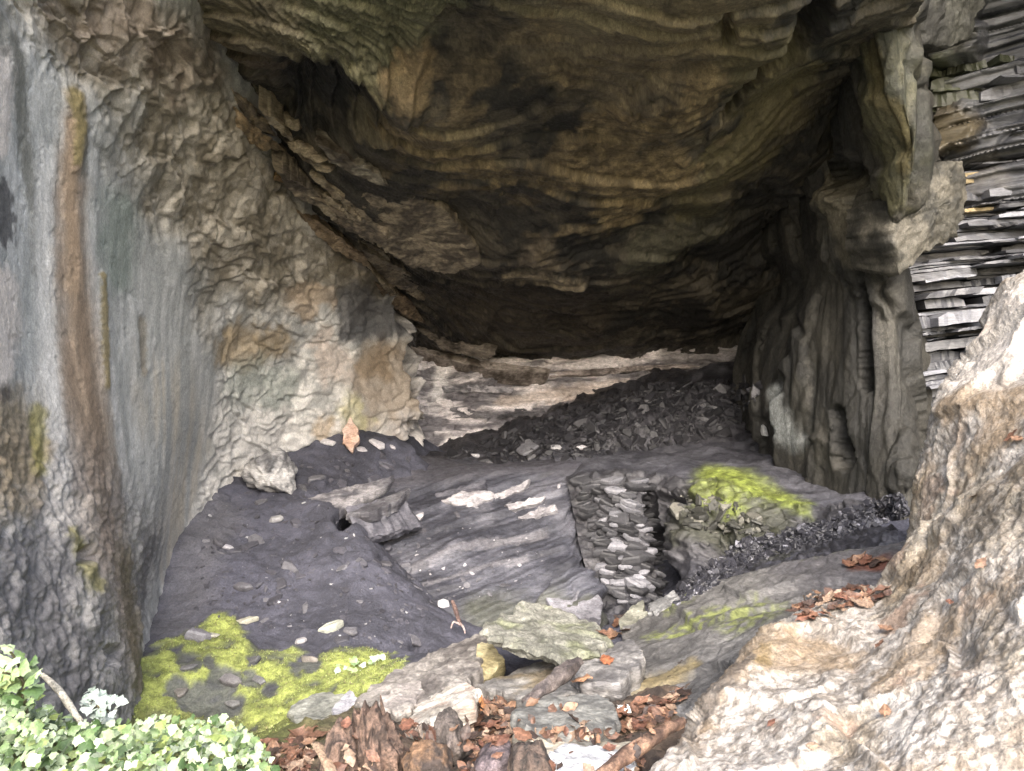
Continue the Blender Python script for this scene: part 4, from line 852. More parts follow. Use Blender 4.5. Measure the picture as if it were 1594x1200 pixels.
# ---- slabs in the middle of the cave
slab('slate_plate', [(476,776),(530,760),(590,747),(614,739),(604,754),(562,774),(530,796),(500,792)], [(476,782,6.75),(614,742,7.1),(530,796,6.6)], .10, [.09,.088,.1], [.26,.25,.26], 'jutting slate plate with a bright splintered edge over the dusty mound', 'slate plate', 830, jag=.012)
slab('slate_plate', [(540,800),(585,778),(640,759),(620,778),(575,798)], [(540,800,6.6),(640,759,7.1),(575,798,6.6)], .10, [.07,.068,.078], [.15,.148,.16], 'dark slate plate jutting just right of the bright splintered one', 'slate plate', 831, jag=.012)
slab('slate_block', [(888,935),(905,915),(925,905),(938,940),(934,962),(900,960),(860,948),(850,930)], [(850,940,6.2),(938,940,6.25),(905,905,6.45)], .2, [.13,.128,.145], [.2,.198,.22], 'smooth blue-grey slate block at the foot of the bedrock face', 'slate block', 832)
inflate('wall_stone', [(380,738),(400,708),(440,703),(457,738),(458,768),(420,764),(392,756)], 7.0, .2, [.10,.10,.105], [.42,.41,.40], 'grey and white stone where the left wall meets the dusty mound', 'stone', 833, M_SLATE, .05, sc=3)
slab('wedge_stone', [(962,970),(976,948),(1002,932),(1006,952),(986,968)], [(962,970,5.15),(1006,955,5.2),(1002,932,5.4)], .1, [.17,.17,.14], [.3,.3,.25], 'small pale wedge stone at the mouth of the black crevice', 'stone', 834)
slab('block_stone', [(1008,952),(1012,938),(1050,918),(1056,932),(1022,958)], [(1008,952,5.15),(1056,932,5.2),(1050,918,5.4)], .12, [.16,.16,.16], [.3,.3,.3], 'grey four-sided stone just right of the pale wedge stone', 'stone', 835)
slab('upright_slab', [(1430,735),(1442,722),(1450,760),(1446,800),(1432,795)], [(1430,735,5.0),(1450,735,5.0),(1440,800,4.9)], .08, [.2,.2,.17], [.38,.38,.36], 'thin pale upright slab wedged between pillar and big boulder', 'slab', 836)

for k, (o, lb) in enumerate([
  ([(690,778),(715,766),(745,762),(772,766),(765,776),(735,787),(708,786)], 'broad pale splinter high on the bedrock face'), ([(762,772),(790,762),(812,752),(827,744),(820,758),(795,770),(772,779)], 'pale splinter tapering to the upper right on the bedrock face'),
  ([(788,786),(812,778),(848,772),(846,780),(820,790),(796,795)], 'pale splinter in the middle of the right half of the bedrock face'), ([(808,804),(835,792),(864,786),(866,793),(840,803),(818,808)], 'pale splinter nearest the stacked stones on the bedrock face'),
  ([(622,814),(645,803),(660,797),(658,806),(640,814),(626,819)], 'small pale splinter at the left side of the bedrock face'), ([(676,770),(705,760),(752,748),(756,753),(720,764),(690,774)], 'dark thin strip drawing the undercut shade along the top edge of the bedrock face'),  # second outline is coloured dark to paint the shaded undercut line
  ([(560,842),(600,832),(655,818),(657,824),(612,839),(570,849)], 'long grey splinter low on the left of the bedrock face')]):
    dk = 'dark' in lb or 'grey' in lb
    flake(o, .12, .03, [.07,.07,.085] if dk else [.24,.23,.245], [.13,.128,.15] if dk else [.40,.385,.40], lb, 870 + k, group='splinters of the bedrock face')
# ---- foreground slabs
slab('flat_stone', [(752,972),(795,955),(812,936),(850,940),(890,955),(930,970),(952,996),(925,1014),(872,1024),(830,1010),(790,999),(758,990)], [(752,990,3.70),(952,1006,3.74),(850,938,4.35)], .06, [.12,.12,.10], [.235,.232,.20], 'flat mossy grey-green stone propped over a black hollow in the centre foreground', 'flat stone', 840, M_CEIL,
     extra=(([.16,.18,.08], .4, 4, 3),), jag=.014, rough=.016)
slab('ochre_stone', [(742,1002),(768,1000),(784,1028),(766,1056),(738,1066)], [(742,1002,3.95),(784,1028,3.85),(738,1066,3.75)], .12, [.2,.17,.09], [.36,.32,.19], 'small ochre stone propping the left end of the flat mossy stone', 'stone', 841)
slab('grey_slab', [(738,1068),(790,1048),(832,1030),(900,1024),(936,1040),(905,1076),(845,1088),(782,1080)], [(738,1070,3.6),(936,1042,3.7),(832,1028,3.95)], .12, [.13,.125,.12], [.26,.25,.235], 'grey slab with ochre edge lying under the flat mossy stone', 'slab', 842, extra=(([.22,.16,.07], .5, 5, 4),))
slab('grey_slab', [(880,1034),(940,1004),(985,992),(1004,1020),(965,1062),(905,1064)], [(880,1040,3.55),(1004,1020,3.6),(940,1000,3.9)], .12, [.14,.135,.135], [.27,.26,.25], 'lilac grey slab between the flat mossy stone and the long sloping slab', 'slab', 843)
slab('long_slab', [(552,1090),(600,1055),(660,1021),(702,1000),(752,986),(760,1002),(745,1040),(722,1060),(690,1072),(652,1104),(620,1120),(575,1112)], [(552,1092,3.6),(755,990,4.2),(640,1112,3.32)], .16, [.11,.10,.095], [.22,.205,.19], 'long grey-brown slab leaning down from the flat stone to the moss', 'long slab', 844, jag=.014, rough=.016)
slab('pale_flake', [(592,1092),(618,1066),(650,1060),(662,1072),(640,1098),(615,1112)], [(592,1092,3.38),(662,1072,3.5),(615,1112,3.25)], .05, [.22,.2,.19], [.34,.315,.29], 'pale scalloped flake lying on the lower end of the long slab', 'stone flake', 845)
slab('white_stone', [(632,1132),(648,1098),(690,1072),(722,1060),(744,1070),(735,1086),(700,1102),(668,1118),(652,1132)], [(632,1130,2.95),(744,1070,3.3),(668,1118,2.95)], .09, [.34,.31,.27], [.58,.55,.5], 'cream white stone below the long slab, above the leaf litter', 'stone', 846, extra=(([.3,.2,.15], .5, 9, 4),))
slab('dark_slab', [(794,1106),(828,1086),(900,1078),(952,1086),(964,1110),(957,1132),(930,1144),(860,1137),(815,1127)], [(794,1112,2.82),(964,1112,2.86),(880,1078,3.12)], .09, [.12,.12,.115], [.22,.22,.205], 'smooth dark grey slab above the white stone at the bottom', 'slab', 847)
slab('beige_slab', [(798,1142),(850,1136),(930,1150),(992,1156),(966,1168),(885,1166),(825,1164)], [(798,1144,2.68),(992,1158,2.68),(850,1136,2.75)], .07, [.2,.18,.15], [.36,.33,.27], 'thin beige slab sandwiched between the dark slab and the white stone', 'slab', 848)
slab('white_stone', [(857,1166),(882,1158),(930,1158),(966,1164),(992,1170),(986,1204),(950,1234),(882,1234),(862,1204)], [(857,1170,2.46),(992,1172,2.46),(930,1156,2.58)], .14, [.44,.45,.47], [.68,.69,.71], 'bluish white stone at the bottom edge beside the brown stick', 'stone', 849)
slab('moss_slab', [(450,1106),(470,1086),(512,1075),(542,1082),(524,1106),(490,1118),(462,1119)], [(450,1108,3.85),(542,1084,3.95),(490,1118,3.75)], .07, [.12,.125,.115], [.24,.245,.22], 'grey slab edged by bright moss, left of the bluish chip', 'slab', 850)
slab('blue_chip', [(516,1104),(544,1074),(557,1086),(546,1104),(518,1116)], [(516,1104,3.72),(557,1086,3.85),(518,1116,3.65)], .05, [.26,.26,.29], [.38,.38,.41], 'bluish grey stone chip between the mossy slab and the long slab', 'stone chip', 851)
slab('low_slab', [(476,1136),(520,1112),(562,1104),(552,1122),(505,1140)], [(476,1136,3.5),(562,1106,3.62),(505,1140,3.42)], .07, [.16,.155,.14], [.29,.28,.25], 'low grey stone in front of the bluish chip', 'slab', 852)

# ---- rotten wood, branches
wd = ([.05,.034,.027], [.17,.112,.085])
inflate('wood_stump', [(546,1250),(549,1170),(548,1128),(553,1102),(559,1116),(566,1096),(573,1114),(584,1104),(592,1124),(603,1118),(610,1144),(624,1168),(632,1250)], 2.42, .09, *wd, 'taller pointed piece of reddish rotten wood in front of the long slab', 'rotten wood', 860, M_WOOD, .022, sc=7, aniso=(6, 6, .5), spacing=.008)
inflate('wood_stump', [(496,1250),(503,1180),(512,1145),(528,1128),(545,1136),(556,1165),(560,1250)], 2.34, .08, *wd, 'shorter rounded piece of pinkish rotten wood left of the taller one', 'rotten wood', 861, M_WOOD, .022, sc=7, aniso=(6, 6, .5), spacing=.008)
tube('wood_splinter', [W(606,1150,2.45), W(598,1118,2.46), W(592,1082,2.48)], [.018,.01,.002], *wd, 'thin upright wood splinter beside the taller piece of rotten wood', 'splinter', 862, sides=8)
tube('wood_plank', [W(522,1215,2.2), W(505,1175,2.3), W(492,1158,2.36)], [.022,.02,.016], [.2,.135,.09], [.36,.26,.18], 'short pale split plank left of the rotten wood', 'wood', 863, flat=.45, sides=10)
inflate('wood_lump', [(680,1124),(695,1108),(712,1116),(720,1140),(726,1168),(712,1186),(690,1182),(680,1155)], 2.55, .07, [.045,.038,.034], [.12,.10,.09], 'dark smooth upright lump of wood in the leaf litter', 'rotten wood', 864, M_WOOD, .018, aniso=(5, 5, .7), spacing=.008, sc=8)
inflate('wood_lump', [(628,1190),(640,1162),(668,1152),(695,1162),(706,1190),(700,1235),(640,1240)], 2.32, .08, [.04,.03,.026], [.2,.12,.07], 'rounded orange and black log end at the bottom edge', 'rotten wood', 865, M_WOOD, .025, spacing=.008, sc=7)
inflate('wood_lump', [(794,1200),(800,1168),(822,1152),(842,1160),(858,1190),(864,1250),(796,1250)], 2.3, .08, [.03,.024,.021], [.105,.075,.06], 'dark brown domed log end left of the bluish white stone', 'rotten wood', 866, M_WOOD, .018, aniso=(5, 5, .7), spacing=.008, sc=8)
inflate('wood_lump', [(742,1215),(748,1180),(768,1162),(788,1172),(792,1215)], 2.34, .06, [.05,.04,.045], [.15,.12,.13], 'purplish dark clod between the two domed log ends', 'rotten wood', 867, M_WOOD, .03, spacing=.008, sc=9)
def gp(x, y, up=.02):
    p, n = hit(x, y); return p + np.array([0, 0, up])
tube('branch', [W(816,1094,3.0), W(846,1072,3.08), W(876,1050,3.2), W(900,1030,3.4)], [.014,.024,.032,.022], [.06,.05,.05], [.15,.125,.115], 'dark broken branch lying between the grey slabs', 'branch', 870, rough=.3)
tube('stick', [W(920,1220,2.15), W(975,1176,2.25), W(1030,1140,2.36), W(1062,1122,2.44)], [.018,.022,.02,.014], [.075,.042,.03], [.25,.155,.105], 'thick brown split stick crossing the lower edge toward the big boulder', 'stick', 871, rough=.25, sides=12)
tw = empty('twig', W(712, 985, 5.35))
tag(tw, 'small reddish twig with forked end at the foot of the bedrock face', 'twig')
tube('stem', [W(704,936,5.5), W(710,952,5.42), W(716,972,5.35)], [.012,.016,.014], [.08,.05,.045], [.2,.13,.11], None, None, 872, parent=tw, sides=8)
tube('fork', [W(716,972,5.35), W(706,968,5.33), W(702,978,5.3)], [.008,.007,.004], [.35,.26,.24], [.5,.4,.38], None, None, 873, parent=tw, sides=6)
tube('fork', [W(716,970,5.35), W(722,978,5.33), W(724,986,5.32)], [.008,.007,.004], [.35,.26,.24], [.5,.4,.38], None, None, 874, parent=tw, sides=6)

# ---- loose stones one can point to
pale = [.42,.41,.42]; drk = [.075,.073,.083]
for k, (x, y, sz, col_, lb) in enumerate([
  (510,690,34,[.5,.49,.5],'pale slate shard at the left end of the row on the mound top'), (588,694,34,[.52,.5,.52],'pale lens shaped slate shard right of the pinkish upright stone'),
  (611,697,14,[.5,.48,.5],'tiny pale shard at the right end of the row on the mound top'), (562,700,20,[.45,.43,.45],'light grey shard leaning on the pinkish upright stone'),
  (432,811,26,[.26,.255,.26],'light grey shard alone on the upper dusty mound'), (352,852,26,[.36,.35,.37],'pale splinter of slate on the left flank of the mound'), (340,848,22,drk,'dark chip beside the pale splinter on the left flank'),
  (378,916,38,[.11,.108,.12],'oval dark slate half sunk in the middle of the mound'), (432,938,16,[.42,.4,.42],'tiny white flake right of the oval dark slate'), (520,980,52,[.34,.35,.3],'large pale greenish stone on the lower right of the mound'),
  (545,985,40,[.12,.118,.13],'dark stone tucked right of the large pale greenish one'), (385,970,40,[.34,.33,.27],'long pale splinter just above the moss'), (305,995,56,[.15,.148,.165],'broad grey slate at the left edge of the moss'),
  (330,990,30,[.36,.35,.3],'curved pale stick-like shard leaning on the broad grey slate'), (600,880,30,drk,'black chip on the right shoulder of the mound'), (645,1000,36,drk,'dark block at the right foot of the mound'),
  (690,940,24,[.4,.4,.42],'white flake left of the reddish twig'), (470,1000,22,[.3,.29,.3],'small pale flake at the upper edge of the moss'), (295,1040,30,[.11,.11,.115],'dark slate set in the left part of the moss'),
  (397,1030,22,[.085,.085,.09],'blackish round chip set in the middle of the moss'), (360,1062,50,[.14,.135,.14],'widest grey slate lying in the moss'), (405,1060,34,[.12,.12,.125],'grey slate right of the widest one in the moss'), (365,1098,36,[.13,.13,.13],'long grey slate low in the moss'),
  (280,1080,40,[.15,.14,.13],'brownish slate in the lower left of the moss'), (480,1030,40,[.17,.155,.14],'brown-grey slate in the right part of the moss'),
  (1192,672,26,[.36,.36,.36],'pale stone against the foot of the pillar'), (910,572+90,0,pale,''), (866,702-4,24,[.4,.39,.4],'pale flat shard at the lower edge of the dark scree'), (905,698,22,[.5,.48,.5],'brightest chip of the dark scree'),
  (820,700,40,[.14,.138,.15],'grey slab lying flat on the left scree'), (740,712,20,[.35,.34,.35],'small pale chip at the left tip of the scree')]):
    if sz: stone('slate_stone', x, y, sz, col_, lb, 'stone', 'loose slates on the cave floor', k=k, yaw=RNG.uniform(-.5, .5), tilt=(RNG.uniform(-.15, .15), RNG.uniform(-.15, .15)), sink=.1, up=.25)
st_ = slab('pink_stone', [(534,690),(534,668),(545,650),(556,664),(560,682),(548,702)], [(534,690,7.85),(560,690,7.85),(546,652,7.95)], .1, [.42,.27,.2], [.58,.42,.34], 'pinkish upright stone standing among the pale shards on the mound top', 'stone', 880)
# stacked broken stones of the ledge face
lb_d = 'thin dark slate stone in the broken stack left of the black crevice'; lb_p = 'light grey slate stone in the broken stack left of the black crevice'
n_ = 0; y = 752.0
while y < 945:
    t = (y - 750) / 190; xl = 888 + 55 * t ** 1.2; xr = 1003 + 30 * t; x = xl + RNG.uniform(0, 14)
    while x < xr:
        wd_ = RNG.uniform(16, 46) * (1 - .2 * (x > 990)); p_, nn = hit(x + wd_ * .4, y)
        lite = RNG.uniform() < .4 and 920 < x < 995
        v_ = RNG.uniform(.12, .26) if lite else RNG.uniform(.025, .07)
        if p_ is not None and n_ < 240:
            o = stone('stacked_stone', x + wd_ * .4, y, wd_ * RNG.uniform(.8, 1.4), [v_ * .98, v_ * .98, v_ * 1.08], lb_p if lite else lb_d, 'stone', 'stacked slate stones of the ledge face', k=int(RNG.choice([8, 9, 10, 11, 12, 9, 11, 2])), yaw=RNG.uniform(-.35, .35),
                      tilt=(RNG.uniform(-.15, .45), RNG.uniform(-.2, .45)), sink=.15, up=.9)
            n_ += 1
        x += wd_ * RNG.uniform(.62, .85)
    y += RNG.uniform(6, 9)
# dark gravel right of the crevice and shards of the back scree
def scatter(poly, n, lo, hi, dark, lite, pl_, rg, up=.4, tl=.5):
    out = []; P_ = np.array(poly, float); x0, y0 = P_.min(0); x1, y1 = P_.max(0)
    def inside(x, y):
        c_ = False
        for i in range(len(poly)):
            (ax, ay), (bx, by) = poly[i], poly[i - 1]
            if (ay > y) != (by > y) and x < (bx - ax) * (y - ay) / (by - ay) + ax: c_ = not c_
        return c_
    while len(out) < n:
        x, y = rg.uniform(x0, x1), rg.uniform(y0, y1)
        if not inside(x, y): continue
        p, nn = hit(x, y)
        if p is None: continue
        sz = lo * (hi / lo) ** (rg.uniform() ** 2.2) / F * p[1]; V, fs = SHARDS[int(rg.integers(3, 13))]
        nn = nn * (1 - up) + np.array([0, -.15, 1]) * up
        B = basis(nn, rg.uniform(-3, 3), (rg.normal(0, tl), rg.normal(0, tl)))
        tcol = np.array(lite if rg.uniform() < pl_ else dark) * rg.uniform(.7, 1.35)
        out.append((V * sz, fs, B, p - nn * sz * .03, tcol))
    return out
rg = np.random.default_rng(42)
merged('gravel', scatter([(1040,930),(1085,890),(1150,845),(1230,822),(1290,812),(1330,790),(1400,765),(1420,800),(1330,828),(1240,850),(1160,885),(1090,925),(1045,945)], 3800, 3.5, 24, [.03,.03,.037], [.16,.16,.185], .10, rg), M_WET, 'wet dark gravel running down from the pillar foot', 'gravel')
merged('scree', scatter([(690,712),(740,690),(820,662),(900,632),(1000,602),(1090,592),(1160,592),(1190,600),(1130,680),(1000,700),(880,716),(760,722)], 2200, 4, 34, [.022,.0215,.025], [.12,.118,.125], .05, rg, up=.15, tl=.45), M_SHARD, 'dark splintery slate scree under the back wall', 'scree')
merged('slate_crumbs', scatter([(300,960),(320,800),(440,720),(560,700),(620,830),(690,940),(640,1010),(480,990)], 900, 2, 13, [.05,.049,.06], [.3,.3,.31], .10, rg, up=.2, tl=.3), M_SHARD, 'small slate crumbs strewn over the dusty mound', 'slate crumbs')
merged('slate_crumbs', scatter([(280,980),(310,830),(440,720),(640,700),(620,830),(690,940),(640,1010),(480,990)], 150, 12, 40, [.06,.059,.072], [.12,.118,.13], .2, rg, up=.1, tl=.08), M_SHARD, 'flat dusty slate pieces half sunk in the mound', 'slate pieces')
merged('slate_crumbs', scatter([(620,860),(760,770),(860,745),(890,760),(880,850),(800,920),(700,950)], 90, 4, 18, [.1,.098,.11], [.34,.33,.35], .3, rg, up=.3, tl=.2), M_SHARD, 'small pale slate splinters lying on the bedrock face', 'slate crumbs')
merged('ledge_shards', scatter([(1040,765),(1110,770),(1180,800),(1200,830),(1100,830),(1050,800)], 150, 8, 44, [.045,.045,.04], [.15,.145,.125], .25, rg, up=.6, tl=.3), M_SHARD, 'broken slate shards under the mossy rim of the ledge', 'slate shards')

# ---- fuzz of the moss cushions
def tufts(poly, n, rg, mask_sheet, mask, lo, hi):
    out = []; P_ = np.array(poly, float); x0, y0 = P_.min(0); x1, y1 = P_.max(0); idx = np.where((mask > .45) & (mask_sheet.px > x0) & (mask_sheet.px < x1) & (mask_sheet.py > y0) & (mask_sheet.py < y1))[0]
    for k in rg.choice(idx, n):
        p = mask_sheet.D[k]; L = rg.uniform(lo, hi); V = []; fs = []
        for b in range(5):
            a = rg.uniform(0, 6.3); l_ = rg.uniform(.5, 1.1); dx = np.array([math.cos(a), math.sin(a), 0]); s_ = np.array([-dx[1], dx[0], 0]) * .16
            V += [-s_, s_, dx * .55 * l_ + np.array([0, 0, .8 * l_])]; fs.append((3 * b, 3 * b + 1, 3 * b + 2))
        out.append((np.array(V) * L, fs, np.eye(3), p, np.array([[.16,.19,.05],[.26,.31,.085],[.34,.39,.14],[.19,.17,.075]][int(rg.integers(0, 4))]) * rg.uniform(.7, 1.2)))
    return out
merged('moss', tufts([(200,940),(660,1160)], 5200, np.random.default_rng(3), GROUND, moss, .006, .015), M_IVY, 'bright yellow-green moss carpet on the cave floor at left', 'moss')
merged('moss', tufts([(1050,700),(1320,840)], 700, np.random.default_rng(4), LEDGE, mossm, .006, .012), M_IVY, 'green moss along the rim of the rock ledge', 'moss')
# ---- dead leaves
def leaf_local(rg, kind=0):
    L, Wd = 13, 7; t = np.linspace(0, 1, L); hw = np.sin(np.pi * np.clip((t - .14) / .86, 0, 1) ** .8) ** .9 * .27 * (1 + .16 * np.sin(t * 30) * (kind == 1)) + .012 * (t < .2) + .003
    cu, cv, tw_ = rg.uniform(-.5, .9), rg.uniform(-.5, .7), rg.uniform(-.5, .5); V = []
    for i in range(L):
        for j in range(Wd):
            sx = (j / (Wd - 1) - .5) * 2; x = t[i] - .5; y_ = sx * hw[i]
            z = cu * x * x * .7 + cv * y_ * y_ * 3 + tw_ * x * y_ * 1.5 + rg.normal(0, .010) + .03 * np.sin(t[i] * 17 + j) * abs(sx)
            V.append((x, y_, z))
    V = np.array(V); fs = [(i * Wd + j, i * Wd + j + 1, (i + 1) * Wd + j + 1, (i + 1) * Wd + j) for i in range(L - 1) for j in range(Wd - 1)]
    return V, fs
LFV = [leaf_local(np.random.default_rng(300 + k), k % 2) for k in range(10)]
SURF2 = None
def put_leaf(x, y, size, col_, label, group, k, rg, lift=.012):
    p, n = hit2(x, y)
    if p is None or (label.startswith('brown dead leaf in') and (rg.uniform() < .95 and on_wood(x, y) or keep_clear(x, y))): return
    V, fs = LFV[k % 10]; sz = size / F * p[1]
    B = basis(n * .6 + np.array([0, -.1, .4]), rg.uniform(-3.1, 3.1), (rg.normal(0, .2), rg.normal(0, .2)))
    c_ = p + np.array([0, 0, lift]) + n * .004
    me_c = np.tile(col_, (len(V), 1)) * (1 + .3 * fbm(V * 7 + k, 3, k)[:, None]) * np.where(np.abs(V[:, 1:2]) < .02, 1.35, 1.0) 
    tag(link_mesh('dead_leaf', (V * sz) @ B.T + c_, fs, M_LEAF, None, c_, me_c), label, 'leaf', group)
# a second ray-cast tree that also knows the slabs and wood
vv, ff, off = [], [], 0
for o in list(COL.objects):
    if o.type == 'MESH' and o.name.split('.')[0] in ('flat_stone','ochre_stone','grey_slab','long_slab','pale_flake','white_stone','dark_slab','beige_slab','moss_slab','blue_chip','low_slab','wood_stump','wood_lump','branch','stick'):
        m_ = o.location; vv += [tuple(v.co + m_) for v in o.data.vertices]; ff += [tuple(i + off for i in p.vertices) for p in o.data.polygons]; off = len(vv)
BV2 = BVHTree.FromPolygons(vv, ff)
def hit2(px, py):
    dr = Vector(((px - CX) / F, 1, (CY - py) / F)).normalized(); p, n, i, t = BV2.ray_cast(EYE, dr); q, m_ = hit(px, py)
    if p is None or (q is not None and t > (Vector(q) - EYE).length): return q, m_
    if n.dot(dr) > 0: n = -n
    return np.array(p), np.array(n)
def keep_clear(x, y): return rg.uniform() < .92 and ((640 < x < 742 and 1066 < y < 1130) or (796 < x < 962 and 1080 < y < 1140) or (860 < x < 990 and y > 1154))
def on_wood(x, y): return any(abs(x - a) < w_ and y > t_ for a, w_, t_ in ((593, 42, 1098), (530, 34, 1130), (700, 24, 1106), (668, 38, 1152), (828, 36, 1150), (768, 24, 1160), (505, 22, 1155)))
rg = np.random.default_rng(5)
BRN = [[.11,.06,.04],[.15,.078,.05],[.075,.045,.034],[.21,.125,.08],[.05,.034,.028],[.27,.19,.135],[.13,.062,.042]]
def litter(poly, n, lo, hi, label, group):
    P_ = np.array(poly, float); x0, y0 = P_.min(0); x1, y1 = P_.max(0); k = 0
    while k < n:
        x, y = rg.uniform(x0, x1), rg.uniform(y0, y1); c_ = False
        for i in range(len(poly)):
            (ax, ay), (bx, by) = poly[i], poly[i - 1]
            if (ay > y) != (by > y) and x < (bx - ax) * (y - ay) / (by - ay) + ax: c_ = not c_
        if not c_: continue
        put_leaf(x, y, rg.uniform(lo, hi), np.array(BRN[int(rg.integers(0, 7))]) * rg.uniform(.7, 1.2), label, group, int(rg.integers(0, 10)), rg); k += 1
litter([(380,1200),(400,1160),(480,1135),(560,1130),(640,1130),(720,1085),(800,1090),(800,1135),(870,1165),(850,1200),(640,1215)], 190, 18, 46, 'brown dead leaf in the litter among the rotten wood', 'dead leaves of the foreground litter')
SCRAP = []
while len(SCRAP) < 320:
    x, y = rg.uniform(390, 1000), rg.uniform(1085, 1215)
    if y < np.interp(x, [390, 640, 740, 860, 960, 1000], [1165, 1128, 1082, 1100, 1110, 1090]) or (on_wood(x, y) and rg.uniform() < .96) or keep_clear(x, y): continue
    p, n = hit2(x, y)
    if p is None: continue
    V, fs = LFV[int(rg.integers(0, 10))]; sz = rg.uniform(10, 32) / F * p[1]
    SCRAP.append((V * sz, fs, basis(n * .6 + np.array([0, -.1, .4]), rg.uniform(-3, 3), (rg.normal(0, .4), rg.normal(0, .4))), p + np.array([0, 0, .008]), np.array(BRN[int(rg.integers(0, 7))]) * rg.uniform(.6, 1.2)))
merged('leaf_scraps', SCRAP, M_LEAF, 'torn brown leaf scraps filling the gaps between the foreground stones', 'leaf litter', smooth=True)
litter([(960,1120),(1000,1090),(1070,1080),(1060,1110),(1010,1150),(970,1145)], 46, 16, 44, 'brown dead leaf heaped between the dark slab and the stick', 'dead leaves beside the stick')
litter([(1225,955),(1250,935),(1330,918),(1378,912),(1385,935),(1320,958),(1250,972)], 60, 16, 34, 'rusty dead leaf caught on the ledge behind the crest of the big boulder', 'dead leaves on the boulder crest')
litter([(1090,1190),(1180,1110),(1420,960),(1540,640),(1590,600),(1590,900),(1450,1100),(1300,1190)], 10, 16, 34, 'dry leaf stuck to the rough face of the big boulder', 'dead leaves on the boulder face')
litter([(925,990),(975,965),(985,980),(960,1000)], 7, 26, 40, 'orange dead leaf tucked at the right end of the flat mossy stone', 'dead leaves at the flat stone')
litter([(1310,885),(1330,868),(1400,860),(1400,880)], 8, 24, 40, 'dark red dead leaf on the far end of the sloping slab', 'dead leaves on the sloping slab')
for x, y, sz, cl, lb in ((945,1032,40,[.26,.10,.05],'rust coloured leaf alone on the lilac grey slab'), (905,1062,50,[.36,.2,.12],'wide tan leaf beside the dark broken branch'), (972,1108,34,[.7,.66,.62],'white bleached leaf right of the dark slab'), (745,1098,40,[.3,.14,.06],'orange leaf right of the cream white stone')):
    put_leaf(x, y, sz, np.array(cl), lb, None, 3, rg)

merged('wood_crumbs', scatter([(400,1200),(430,1165),(520,1140),(640,1130),(740,1085),(800,1095),(800,1140),(860,1165),(860,1210)], 420, 4, 24, [.05,.033,.026], [.2,.13,.09], .3, np.random.default_rng(77), up=.3, tl=.5), M_SHARD, 'brown bark crumbs and grit between the rotten wood', 'wood crumbs')
# ---- ivy and small plants
IV = np.array([(0, -.42), (.22, -.5), (.34, -.28), (.55, -.12), (.33, .06), (.30, .25), (0, .58), (-.30, .25), (-.33, .06), (-.55, -.12), (-.34, -.28), (-.22, -.5)])
def ivy_local(rg):
    f_ = rg.uniform(.1, .5); V = np.array([(0, -.05, 0)] + [(x, y, -abs(x) * f_ - .25 * y * y + rg.normal(0, .02)) for x, y in IV])
    return V, [(0, 1 + j, 1 + (j + 1) % 12) for j in range(12)]
IVL = [ivy_local(np.random.default_rng(70 + k)) for k in range(8)]
GR = [[.12,.18,.07],[.20,.28,.13],[.30,.38,.23],[.34,.40,.28],[.05,.09,.03],[.22,.28,.09],[.28,.35,.20]]
def gh_(x, y): return float(gz(np.array([[x, y]]))[0])
def ivy_items(n, fn, rg, cols, lo=.035, hi=.06):
    it = []
    while len(it) < n:
        q = fn(rg)
        if q is None: continue
        V, fs = IVL[int(rg.integers(0, 8))]
        B = basis(np.array([rg.normal(0, .5), -.55 + rg.normal(0, .4), .8]), rg.uniform(-3.1, 3.1))
        it.append((V * rg.uniform(lo, hi), fs, B, q, np.array(cols[int(rg.integers(0, len(cols)))]) * rg.uniform(.75, 1.25)))
    return it
TOP = np.array([(-120,1090),(0,1095),(60,1090),(110,1122),(200,1132),(260,1112),(330,1118),(380,1135),(410,1165),(440,1210)], float)
def ivy_spot(rg):
    d = rg.uniform(1.9, 3.3); px = rg.uniform(-60, 470); x = (px - CX) / F * d; g = gh_(x, d)
    q = np.array([x, d, g + .02 + abs(rg.normal(0, .085))]); py = CY - (q[2] - H) / d * F
    lim = np.interp(px, TOP[:, 0], TOP[:, 1]) + rg.normal(0, 6)
    return q if lim < py < 1300 else None
rg = np.random.default_rng(9)
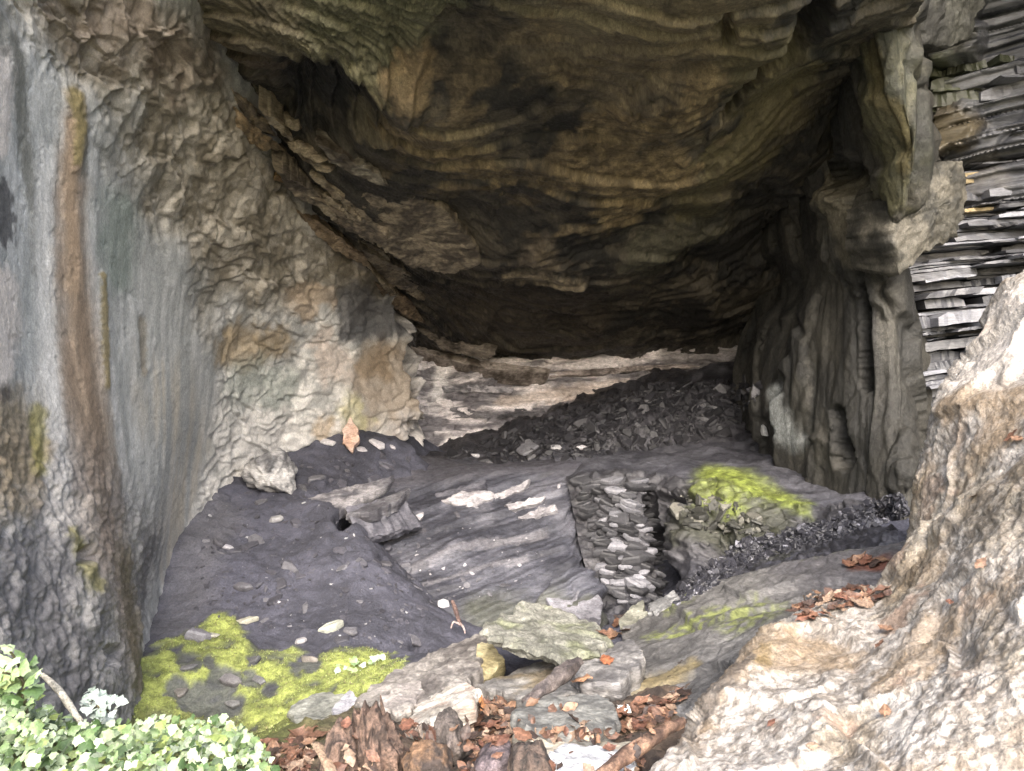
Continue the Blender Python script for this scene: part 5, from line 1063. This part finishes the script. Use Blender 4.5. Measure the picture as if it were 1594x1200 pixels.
merged('ivy_ground_cover', ivy_items(2300, ivy_spot, rg, GR, .015, .040), M_IVY, 'pale green ivy carpet along the lower left edge', 'ivy', smooth=True)
def ivy_plant(name, cx, cy, d, rx, ry, n, cols, label, cat, size=(.035, .055), stems=5, seed=0):
    rg = np.random.default_rng(seed); base = W(cx, cy + ry, d); root = empty(name, base); tag(root, label, cat)
    def spot(rg):
        a, r = rg.uniform(0, 6.3), math.sqrt(rg.uniform()); dd = d + rg.normal(0, .05)
        return W(cx + rx * r * math.cos(a), cy + ry * r * math.sin(a), dd)
    its = ivy_items(n, spot, rg, cols, *size)
    for k in range(stems):
        e = its[k * len(its) // stems][3]; b_ = base + np.array([rg.normal(0, .02), .03, -.02])
        tube('stem', [b_, (b_ + e) / 2 + np.array([rg.normal(0, .02), .03, .03]), e], [.005, .004, .003], [.12,.1,.05], [.25,.22,.12], None, None, seed + k, parent=root, sides=6)
    V = []
    for lv, fs, B, p, t in its:
        link_mesh('leaf', lv @ B.T + p, fs, M_IVY, root, p, t)
    return root
ivy_plant('ivy_plant', 18, 1058, 2.5, 46, 54, 60, GR[:3] + GR[4:], 'tall green ivy plant against the wall at the left edge', 'ivy plant', seed=901)
ivy_plant('ivy_sprig', 160, 1092, 2.9, 30, 30, 34, [[.34,.40,.36],[.42,.48,.44],[.26,.32,.28]], 'bluish white ivy sprig standing in front of the wall foot', 'ivy plant', size=(.03, .045), seed=902)
ivy_plant('seedling', 545, 1040, 4.55, 26, 14, 22, [[.24,.36,.16],[.36,.44,.30]], 'left tuft of pale seedlings growing on the moss', 'seedling', size=(.03, .05), stems=4, seed=903)
ivy_plant('seedling', 595, 1034, 4.6, 24, 14, 20, [[.24,.36,.16],[.36,.44,.30]], 'right tuft of pale seedlings growing on the moss', 'seedling', size=(.03, .05), stems=4, seed=904)
tube('vine', [W(66,1050,2.8), W(90,1072,2.72), W(108,1098,2.66), W(126,1124,2.62)], [.008,.012,.012,.009], [.4,.38,.32], [.6,.57,.5], 'bare whitish vine stem slanting down across the ivy', 'vine', 905, sides=8)
